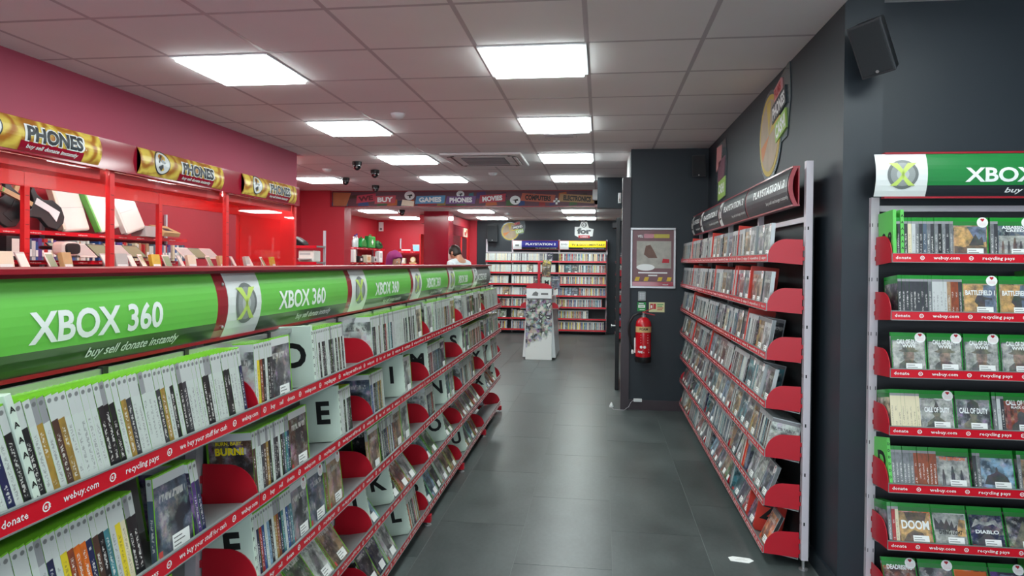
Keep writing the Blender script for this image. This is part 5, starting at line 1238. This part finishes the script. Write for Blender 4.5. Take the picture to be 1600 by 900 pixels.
# keypad, notices
k = thing('door_keypad', 'grey metal door keypad below the framed poster', 'keypad', T((.424, 7.029, 1.160)))
MB().box(-.040, .040, -.018, 0, -.048, .048).build('keypad_plate', M_SHELF, k, bevel=.004)
for r in range(4):
    for c in range(3): MB().lathe([(.006, 0), (.006, .004)], 8).build('key_button', M_STEEL, k, T((-.018 + .018 * c, -.018, -.024 + .017 * r)) @ RX(90))
n = thing('green_notice', 'small green and white door notice above the extinguisher', 'sign', T((.422, 7.029, 1.054)))
MB().box(-.043, .043, -.004, 0, -.046, .046).build('notice_plate', M_FGREEN, n); MB().box(-.034, .034, -.0052, -.004, -.012, .018).build('white_panel', M_WHITE, n)
m = MB(); m.box(-.03, .02, -.0052, -.004, .027, .036).box(-.02, .03, -.0052, -.004, -.034, -.027); m.build('notice_print', M_WHITE, n)
m = MB(); put_text(m, 'PUSH', lambda a, b: (a, -.0058, b), 0, -.004, .013, w=.04, align='C', bold=.02); m.build('lettering', M_FGREEN, n)
n = thing('fire_notice', 'cream fire extinguisher notice with red pictogram', 'sign', T((.573, 7.029, 1.050)))
MB().box(-.078, .078, -.004, 0, -.050, .050).build('notice_plate', pm('photoluminescent_cream', rgb(214, 216, 168), .5), n)
for x0, x1 in ((-.066, -.036), (-.032, -.008)): MB().box(x0, x1, -.0052, -.004, -.018, .036).build('pictogram', M_RED, n)
m = MB(); 
for q, mt in enumerate((0, 0, 1, 1)): m.box(.004, .066 - .01 * (q % 2), -.0052, -.004, .026 - q * .018, .034 - q * .018, mt)
m.box(-.06, -.045, -.006, -.0052, -.01, .02, 2); m.build('notice_print', [M_FGREEN, M_RED, M_WHITE], n)
# extinguisher
e = thing('fire_extinguisher', 'red foam fire extinguisher with black hose on the wall', 'fire extinguisher', T((.436, 6.935, .545)))
MB().lathe([(.06, .0), (.076, .012), (.078, .03), (.078, .33), (.072, .365), (.052, .395), (.024, .41)], 28).build('cylinder', pm('extinguisher_red', rgb(196, 16, 30), .22, var=.04, coat=.5), e, smooth=True)
MB().lathe([(.072, -.045), (.079, -.035), (.079, .012), (.070, .014)], 28).build('base_ring', M_BLACK, e, smooth=True)
def band_c(r, z0, z1, a0, a1, n=14):
    b_ = MB()
    for q in range(n):
        a, c = a0 + (a1 - a0) * q / n, a0 + (a1 - a0) * (q + 1) / n
        b_.face([(r * math.cos(a), r * math.sin(a), z0), (r * math.cos(c), r * math.sin(c), z0), (r * math.cos(c), r * math.sin(c), z1), (r * math.cos(a), r * math.sin(a), z1)])
    return b_
lb = band_c(.0787, .26, .318, -math.pi * .93, -math.pi * .07).build('cream_label', M_TAN, e)
cyl = lambda a, b: (.0793 * math.sin(a / .0793), -.0793 * math.cos(a / .0793), b)
m = MB(); put_text(m, 'FOAM', cyl, 0, .282, .026, w=.085, align='C', bold=.03); m.build('lettering', M_BLACKP, lb)
m = MB(); put_text(m, 'FIRE', cyl, -.035, .055, .022, w=.05, align='C', bold=.03)
for q in range(4): m.ind([cyl(a, b) for a, b in ((-.03, .232 - .026 * q), (.045, .232 - .026 * q), (.045, .238 - .026 * q), (-.03, .238 - .026 * q))], [(0, 1, 2, 3)])
for a in (-.025, .01): m.ind([cyl(a + .014 * math.cos(2 * math.pi * q / 10), .115 + .014 * math.sin(2 * math.pi * q / 10)) for q in range(10)], [tuple(range(10))])
m.ind([cyl(a, b) for a, b in ((-.055, .085), (.06, .085), (.06, .089), (-.055, .089))], [(0, 1, 2, 3)]); m.ind([cyl(a, b) for a, b in ((.0, .055), (.06, .055), (.06, .068), (.0, .068))], [(0, 1, 2, 3)]); m.build('instructions', M_WHITE, e)
MB().lathe([(.02, .405), (.02, .43), (.012, .435), (.012, .455)], 12).build('valve', M_STEEL, e)
MB().box(-.012, .115, -.010, .010, 0, .007).build('carry_handle', M_RED, e, T((0, 0, .452)) @ RY(12)); MB().box(-.012, .13, -.008, .008, 0, .006).build('squeeze_lever', M_RED, e, T((0, 0, .458)) @ RY(-22))
MB().tube([(-.01, 0, .44), (-.05, 0, .447), (-.10, -.005, .42), (-.14, -.01, .35), (-.145, -.012, .26), (-.125, -.012, .16), (-.10, -.01, .08)], .011, 8).build('hose', M_BLACK, e, smooth=True)
MB().lathe([(.012, 0), (.014, .02), (.010, .04)], 10).build('nozzle', M_WHITE, e, T((-.105, -.01, .04))); MB().box(-.09, -.078, -.016, .0, .05, .20).build('hose_clip', M_WHITE, e); MB().box(-.03, .03, .078, .094, .2, .4).build('wall_bracket', M_BLACK, e)
# socket block, cable, door, emergency lamp
s = thing('cable_block', 'small white cable block low on the dark partition', 'connector', T((.392, 7.018, .100)))
MB().box(-.042, .042, -.028, 0, -.014, .016).build('block_body', M_WHITE, s, bevel=.003); MB().tube([(-.042, -.014, 0), (-.07, -.03, -.02), (-.09, -.05, -.06), (-.14, -.06, -.096), (-.24, -.04, -.096), (-.27, .05, -.094)], .0022, 6).build('cable', M_POST, s, smooth=True)
p = thing('cable_plug', 'small white plug lying by the door frame', 'connector', T((.13, 7.10, 0)))
MB().lathe([(.022, 0), (.024, .01), (.016, .03), (.006, .05)], 12).build('plug_body', M_WHITE, p, smooth=True); MB().box(-.004, .004, -.03, 0, .004, .012).build('pin', M_STEEL, p)
d = wthing('open_door', 'black open door leaf seen edge on past the jamb', 'door', (.205, 8.07, 0))
DM = T((.182, 8.06, 0)) @ RZ(88.3)
MB().box(0, .80, -.045, 0, .006, 2.03).build('door_leaf', M_BLACK, d, DM, bevel=.003); MB().lathe([(.010, 0), (.010, .04), (.02, .042), (.02, .05)], 10).build('door_handle', M_STEEL, d, DM @ T((.06, 0, .755)) @ RX(-90)); MB().box(.3, .62, 0, .05, 1.93, 1.99).build('door_closer', M_PANEL, d, DM)
l = thing('emergency_lamp', 'white emergency lamp at the end of the banner', 'lamp', T((-.10, 10.7, 2.60)))
MB().box(-.03, .05, -.06, .06, -.12, .05).build('lamp_body', M_WHITE, l, bevel=.012); MB().box(-.034, -.03, -.05, .05, -.11, .03).build('lamp_lens', M_SIGNW, l)
b = thing('bulkhead_plate', 'slim white sensor on the dark bulkhead', 'sensor', T((.25, 9.299, 2.40)))  # slim white upright box with a grey patch on its front
MB().box(-.02, .02, -.02, 0, -.09, .05).build('plate_body', M_WHITE, b, bevel=.005); MB().box(-.012, .012, -.023, -.02, -.07, -.03).build('plate_patch', M_GREYC, b)
o = MB().prism([(-.055, -.02), (.03, -.035), (.06, -.005), (.045, .022), (-.035, .036), (-.06, .02)], lambda a, b, d: (a, b, d), .0005, .0018).build('paper_scrap', M_STICK, None, T((.72, 3.525, 0))); MB().box(-.03, .03, -.008, -.004, .0018, .0021).box(-.02, .02, .006, .009, .0018, .0021).build('printed_line', M_GREYC, o); tag(o, 'torn white paper label lying on the floor by the right rack', 'paper')
# ---------------------------------------------------------------- white island display in the far aisle
def speckle():
    m, t, b = base_mat('speckled_print')
    tc = t.node('ShaderNodeTexCoord'); sx = t.node('ShaderNodeSeparateXYZ'); t.l.new(tc.outputs['Object'], sx.inputs[0]); z = sx.outputs[2]; x = sx.outputs[0]
    vo = t.node('ShaderNodeTexVoronoi'); vo.inputs['Scale'].default_value = 26.0; t.l.new(tc.outputs['Object'], vo.inputs['Vector'])
    n, c = t.noise(tc.outputs['Object'], 11.0, 4.0)
    hue = t.node('ShaderNodeHueSaturation'); hue.inputs['Saturation'].default_value = .45; hue.inputs['Value'].default_value = .5; t.l.new(vo.outputs['Color'], hue.inputs['Color'])
    dark = t.mix(t.step(n, .42, .5), rgb(40, 42, 48), hue.outputs[0])
    dark = t.mix(t.step(n, .56, .62), dark, rgb(214, 210, 200))
    edge = t.math('ADD', t.math('ADD', z, t.math('MULTIPLY', x, -.55)), t.math('MULTIPLY', n, .5))
    mask = t.math('MULTIPLY', t.step(edge, .52, .60), t.step(n, .33, .38))
    cc = t.mix(mask, rgb(222, 226, 222), dark); t.l.new(cc, b.inputs['Base Color']); b.inputs['Roughness'].default_value = .4; return m
M_SPECK = speckle()
st = thing('display_island', 'white island display with speckled end panel and red brackets', 'display stand', T((-.93, 10.4, 0)))
MB().prism([(-.205, 0), (.205, 0), (.20, .93), (-.20, .93)], lambda a, b, d: (a, d, b), 0, .03).build('end_panel', M_SPECK, st, bevel=.004)
MB().prism([(-.255, .03), (.26, .03), (.19, .95), (-.19, .95)], lambda a, b, d: (a, d, b), .06, 1.1).build('island_body', M_SIGNW, st)
hd = MB().box(-.195, .195, -.015, .03, .945, 1.095).build('head_sign', M_SIGNW, st, bevel=.003)
m = MB(); m.prism([(-.11, .99), (-.02, .985), (-.01, 1.03), (-.05, 1.055), (-.09, 1.03)], lambda a, b, d: (a, -d, b), .0165, .015); m.box(.03, .14, -.0165, -.015, 1.0, 1.03); m.build('sign_print', M_GREYP, hd)
MB().box(-.028, .012, .02, .08, 1.095, 1.50).build('red_mast', M_RED, st, bevel=.006)
for sx in (-1, 1):
    pts = [(.01, 1.10), (.20, 1.10)] + [(.06 + .14 * math.cos(q * math.pi / 16), 1.105 + .075 * math.sin(q * math.pi / 16)) for q in range(9)] + [(.01, 1.18)]
    for yy in (.02, .55, 1.05):
        MB().prism([(sx * a - .008, b) for a, b in (pts if sx > 0 else pts[::-1])], lambda a, b, d: (a, d, b), yy, yy + .006).build('shelf_bracket', M_RED, st)
    s = MB().box(min(.02 * sx, .235 * sx), max(.02 * sx, .235 * sx), .03, 1.08, 1.088, 1.098).build('shelf', M_SHELF, st); MB().box(.232 * sx, .237 * sx, .03, 1.08, 1.075, 1.105).build('price_strip', M_STRIP, s)
    s = MB().box(min(.18 * sx, .30 * sx), max(.18 * sx, .30 * sx), .06, 1.08, .78, .79).build('shelf', M_SHELF, st); MB().box(.297 * sx, .302 * sx, .06, 1.08, .765, .797).build('price_strip', M_STRIP, s)
    MB().prism([(.18 * sx, .78), (.30 * sx, .78), (.29 * sx, .84), (.24 * sx, .88), (.18 * sx, .88)][::sx], lambda a, b, d: (a, d, b), .062, .068).build('shelf_bracket', M_RED, st)
IM = T((-.93, 10.4, 0))
letter_card(IM @ T((.16, .10, 1.10)) @ RZ(90) @ RY(0), 'M', M_CARD, 'on top of the white island display', h=.17, d=.13)
for k, (x, z, cl, rz, lab) in enumerate(((.03, 1.29, 'gold', 0, 'gold film case clipped high on the island mast'), (-.10, 1.10, 'brown', 0, 'brown film case on the left of the island top'), (.175, 1.10, 'slate', 0, 'slate film case standing right of the island card'), (.03, 1.35, 'yellow', 4, 'yellow film case behind the gold one on the mast'))):
    o = place('film_case', cached(('shell', 'dark', 'C'), lambda: shell_mesh('dark', 'C')), None, IM @ T((x, .09 + .02 * k, z)) @ RY(rz)); tag(o, lab, 'film case', 'film cases on the island')
    s = place('printed_sleeve', cached(('slv', 'dark', 'C'), lambda: sleeve_mesh('dark', 'C')), o); s.color = LP[cl]
MB().box(.01, .17, .083, .088, 1.285, 1.29).build('clip_ledge', M_RED, st)

# ---------------------------------------------------------------- people behind the left rack
def skin_obj(name, verts, edges, radii, mat, parent, sub=2, M=None):
    me = bpy.data.meshes.new(name); me.from_pydata(verts, edges, []); me.materials.append(mat)
    o = place(name, me, parent, M)
    md = o.modifiers.new('skin', 'SKIN'); md.use_smooth_shade = True
    for i, r in enumerate(radii): me.skin_vertices[0].data[i].radius = r if isinstance(r, tuple) else (r, r)
    me.skin_vertices[0].data[0].use_root = True
    sb = o.modifiers.new('sub', 'SUBSURF'); sb.levels = sub; sb.render_levels = sub
    return o
def head_mesh(M, mat, parent, name='head_shape'):
    """ellipsoid with brow, chin and jaw taper; faces -y"""
    m = MB(); n, k = 20, 14; v = []; f = []
    for j in range(k + 1):
        ph = math.pi * j / k
        for i in range(n):
            a = 2 * math.pi * i / n; z = math.cos(ph); r = math.sin(ph)
            x, y = .076 * r * math.cos(a), .095 * r * math.sin(a)
            jaw = max(0, -z - .1)
            x *= 1 - .35 * jaw; y = y * (1 - .25 * jaw) - (.012 * jaw if math.sin(a) < 0 else -.02 * -jaw)
            v.append((x, y, .118 * z))
    for j in range(k):
        for i in range(n): f.append((j * n + i, (j + 1) * n + i, (j + 1) * n + (i + 1) % n, j * n + (i + 1) % n))
    m.ind(v, f); return m.build(name, mat, parent, M, smooth=True)
def person(label, M, H, female):
    k = H / 1.75
    p = thing('person', label, 'person', M, None)
    V = [(0, 0, .95), (0, .01, 1.12), (0, .01, 1.30), (0, 0, 1.42), (0, -.01, 1.50), (0, -.02, 1.58),
         (.17, 0, 1.40), (.235, -.02, 1.12), (.20, -.20, .98), (.17, -.28, .97), (-.17, 0, 1.40), (-.235, -.02, 1.12), (-.20, -.20, .98), (-.17, -.28, .97),
         (.09, 0, .88), (.10, -.01, .50), (.10, .02, .09), (.11, -.12, .03), (-.09, 0, .88), (-.10, -.01, .50), (-.10, .02, .09), (-.11, -.12, .03)]
    E_ = [(0, 1), (1, 2), (2, 3), (3, 4), (4, 5), (3, 6), (6, 7), (7, 8), (8, 9), (3, 10), (10, 11), (11, 12), (12, 13), (0, 14), (14, 15), (15, 16), (16, 17), (0, 18), (18, 19), (19, 20), (20, 21)]
    Rd = [(.15, .10), (.13, .09), (.15, .10), (.12, .08), .05, .05, .058, .042, .032, .02, .058, .042, .032, .02, .085, .06, .042, .035, .085, .06, .042, .035]
    sc = lambda P: [(x * k, y * k, z * k) for x, y, z in P]
    skin_obj('body', sc(V), E_, Rd, M_SKIN, p)
    top = [0, 1, 2, 3, 6, 7, 8, 10, 11, 12] + ([] if female else [4]); ix = {q: i for i, q in enumerate(top)}
    TE = [(0, 1), (1, 2), (2, 3), (3, 6), (6, 7), (7, 8), (3, 10), (10, 11), (11, 12)] + ([] if female else [(3, 4)])
    if not female: top = [q for q in top if q not in (8, 12)]; ix = {q: i for i, q in enumerate(top)}; TE = [e_ for e_ in TE if 8 not in e_ and 12 not in e_]
    skin_obj('shirt' if not female else 'tunic', sc([V[q] for q in top]), [(ix[a], ix[b]) for a, b in TE], [tuple(c * 1.16 + .006 for c in (Rd[q] if isinstance(Rd[q], tuple) else (Rd[q], Rd[q]))) for q in top], M_SHIRT if not female else M_TROUS, p)
    bot = [0, 14, 15, 16, 18, 19, 20]; ix = {q: i for i, q in enumerate(bot)}
    skin_obj('trousers', sc([V[q] for q in bot]), [(ix[a], ix[b]) for a, b in ((0, 14), (14, 15), (15, 16), (0, 18), (18, 19), (19, 20))], [tuple(c * 1.18 + .004 for c in (Rd[q] if isinstance(Rd[q], tuple) else (Rd[q], Rd[q]))) for q in bot], M_TROUS, p)
    for s in (-1, 1): MB().prism([(-.045, -.20), (.045, -.20), (.05, -.05), (.04, .08), (-.04, .08), (-.05, -.05)], lambda a, b, d: (a, b, d), 0, .085).build('shoe', M_BLACK, p, T((s * .11 * k, .0, 0)), bevel=.02)
    HM = T((0, -.045 * k, 1.645 * k)) @ RX(22) if female else T((0, -.085 * k, 1.565 * k)) @ RX(30)
    hd = head_mesh(HM, M_SKIN, p)
    MB().prism([(-.012, -.09), (.012, -.09), (.006, -.118), (-.006, -.118)], lambda a, b, d: (a, b, d), -.035, .012).build('nose', M_SKIN, hd, bevel=.005)
    for s in (-1, 1):
        MB().lathe([(.004, -.006), (.012, -.003), (.012, .003), (.004, .006)], 10).build('eye', M_WHITE, hd, T((s * .030, -.083, .012)) @ RX(90)); MB().lathe([(.006, 0), (.006, .002)], 8).build('pupil', M_BLACK, hd, T((s * .030, -.088, .012)) @ RX(90))
        if not female: MB().lathe([(.01, -.008), (.026, -.004), (.024, .006), (.012, .01)], 12).build('ear', M_SKIN, hd, T((s * .076, .012, -.005)) @ RY(90 * s))
    MB().box(-.022, .022, -.089, -.080, -.062, -.054).build('mouth', pm('lips', rgb(160, 90, 84), .5), hd, bevel=.003)
    for s in (-1, 1):                       # hands: palm and five fingers
        base = Vector((s * .17 * k, -.29 * k, .97 * k)); hv = [tuple(base), (base.x, base.y - .05, base.z)]; he = [(0, 1)]; hr = [.028, .03]
        for q, (dx, ln) in enumerate(((-.028, .07), (-.01, .08), (.01, .078), (.028, .062))):
            i = len(hv); hv += [(base.x + dx, base.y - .08, base.z), (base.x + dx, base.y - .08 - ln * .5, base.z - .012), (base.x + dx, base.y - .08 - ln * .8, base.z - .035)]; he += [(1, i), (i, i + 1), (i + 1, i + 2)]; hr += [.010, .009, .008]
        i = len(hv); hv += [(base.x - s * .042, base.y - .04, base.z), (base.x - s * .058, base.y - .075, base.z - .008)]; he += [(0, i), (i, i + 1)]; hr += [.012, .009]
        skin_obj('hand', hv, he, hr, M_SKIN, p, 1)
    if female:
        m = MB(); v = []; f = []; n, kk = 22, 12
        for j in range(kk + 1):
            t_ = j / kk; z = .135 - t_ * .40
            rr = [.02, .075, .095, .103, .105, .102, .098, .095, .105, .135, .165, .185, .195][j]
            for i in range(n):
                a = 2 * math.pi * i / n; x, y = rr * math.cos(a), rr * 1.12 * math.sin(a) + (.01 if j < 8 else 0)
                if math.sin(a) < -.62 and 3 <= j <= 6: y = -.070; x *= 1.0
                v.append((x, y, z))
        for j in range(kk):
            for i in range(n):
                a = 2 * math.pi * (i + .5) / n
                if math.sin(a) < -.62 and 3 <= j <= 5: continue
                f.append((j * n + i, (j + 1) * n + i, (j + 1) * n + (i + 1) % n, j * n + (i + 1) % n))
        f.append(tuple(range(n))); m.ind(v, f)
        o = m.build('headscarf', M_HIJAB, p, T((0, -.045 * k, 1.655 * k)) @ RX(14), smooth=True); so = o.modifiers.new('thick', 'SOLIDIFY'); so.thickness = .006; so.offset = 1
    else:
        m = MB(); v = []; f = []; n, kk = 24, 8
        for j in range(kk + 1):
            ph = math.pi * .70 * j / kk
            for i in range(n):
                a = 2 * math.pi * i / n; back = (math.sin(a) + 1) / 2
                ph2 = ph * (.62 + .38 * back) if math.sin(a) < .2 else ph
                rr = 1.09 + .02 * math.sin(7 * a) * math.sin(ph)
                v.append((.078 * rr * math.sin(ph2) * math.cos(a), .098 * rr * math.sin(ph2) * math.sin(a) + .004, .124 * rr * math.cos(ph2)))
        for j in range(kk):
            for i in range(n): f.append((j * n + i, (j + 1) * n + i, (j + 1) * n + (i + 1) % n, j * n + (i + 1) % n))
        m.ind(v, f); o = m.build('hair', M_HAIR, p, HM, smooth=True); so = o.modifiers.new('thick', 'SOLIDIFY'); so.thickness = .006
    return p
# the man faces left with his head bowed, the woman faces him
person('man with short dark hair and white shirt looking down behind rack', T((-2.20, 10.45, 0)) @ RZ(-122), 1.83, False)
person('woman in purple headscarf facing right behind the rack', T((-2.98, 9.5, 0)) @ RZ(62), 1.60, True)
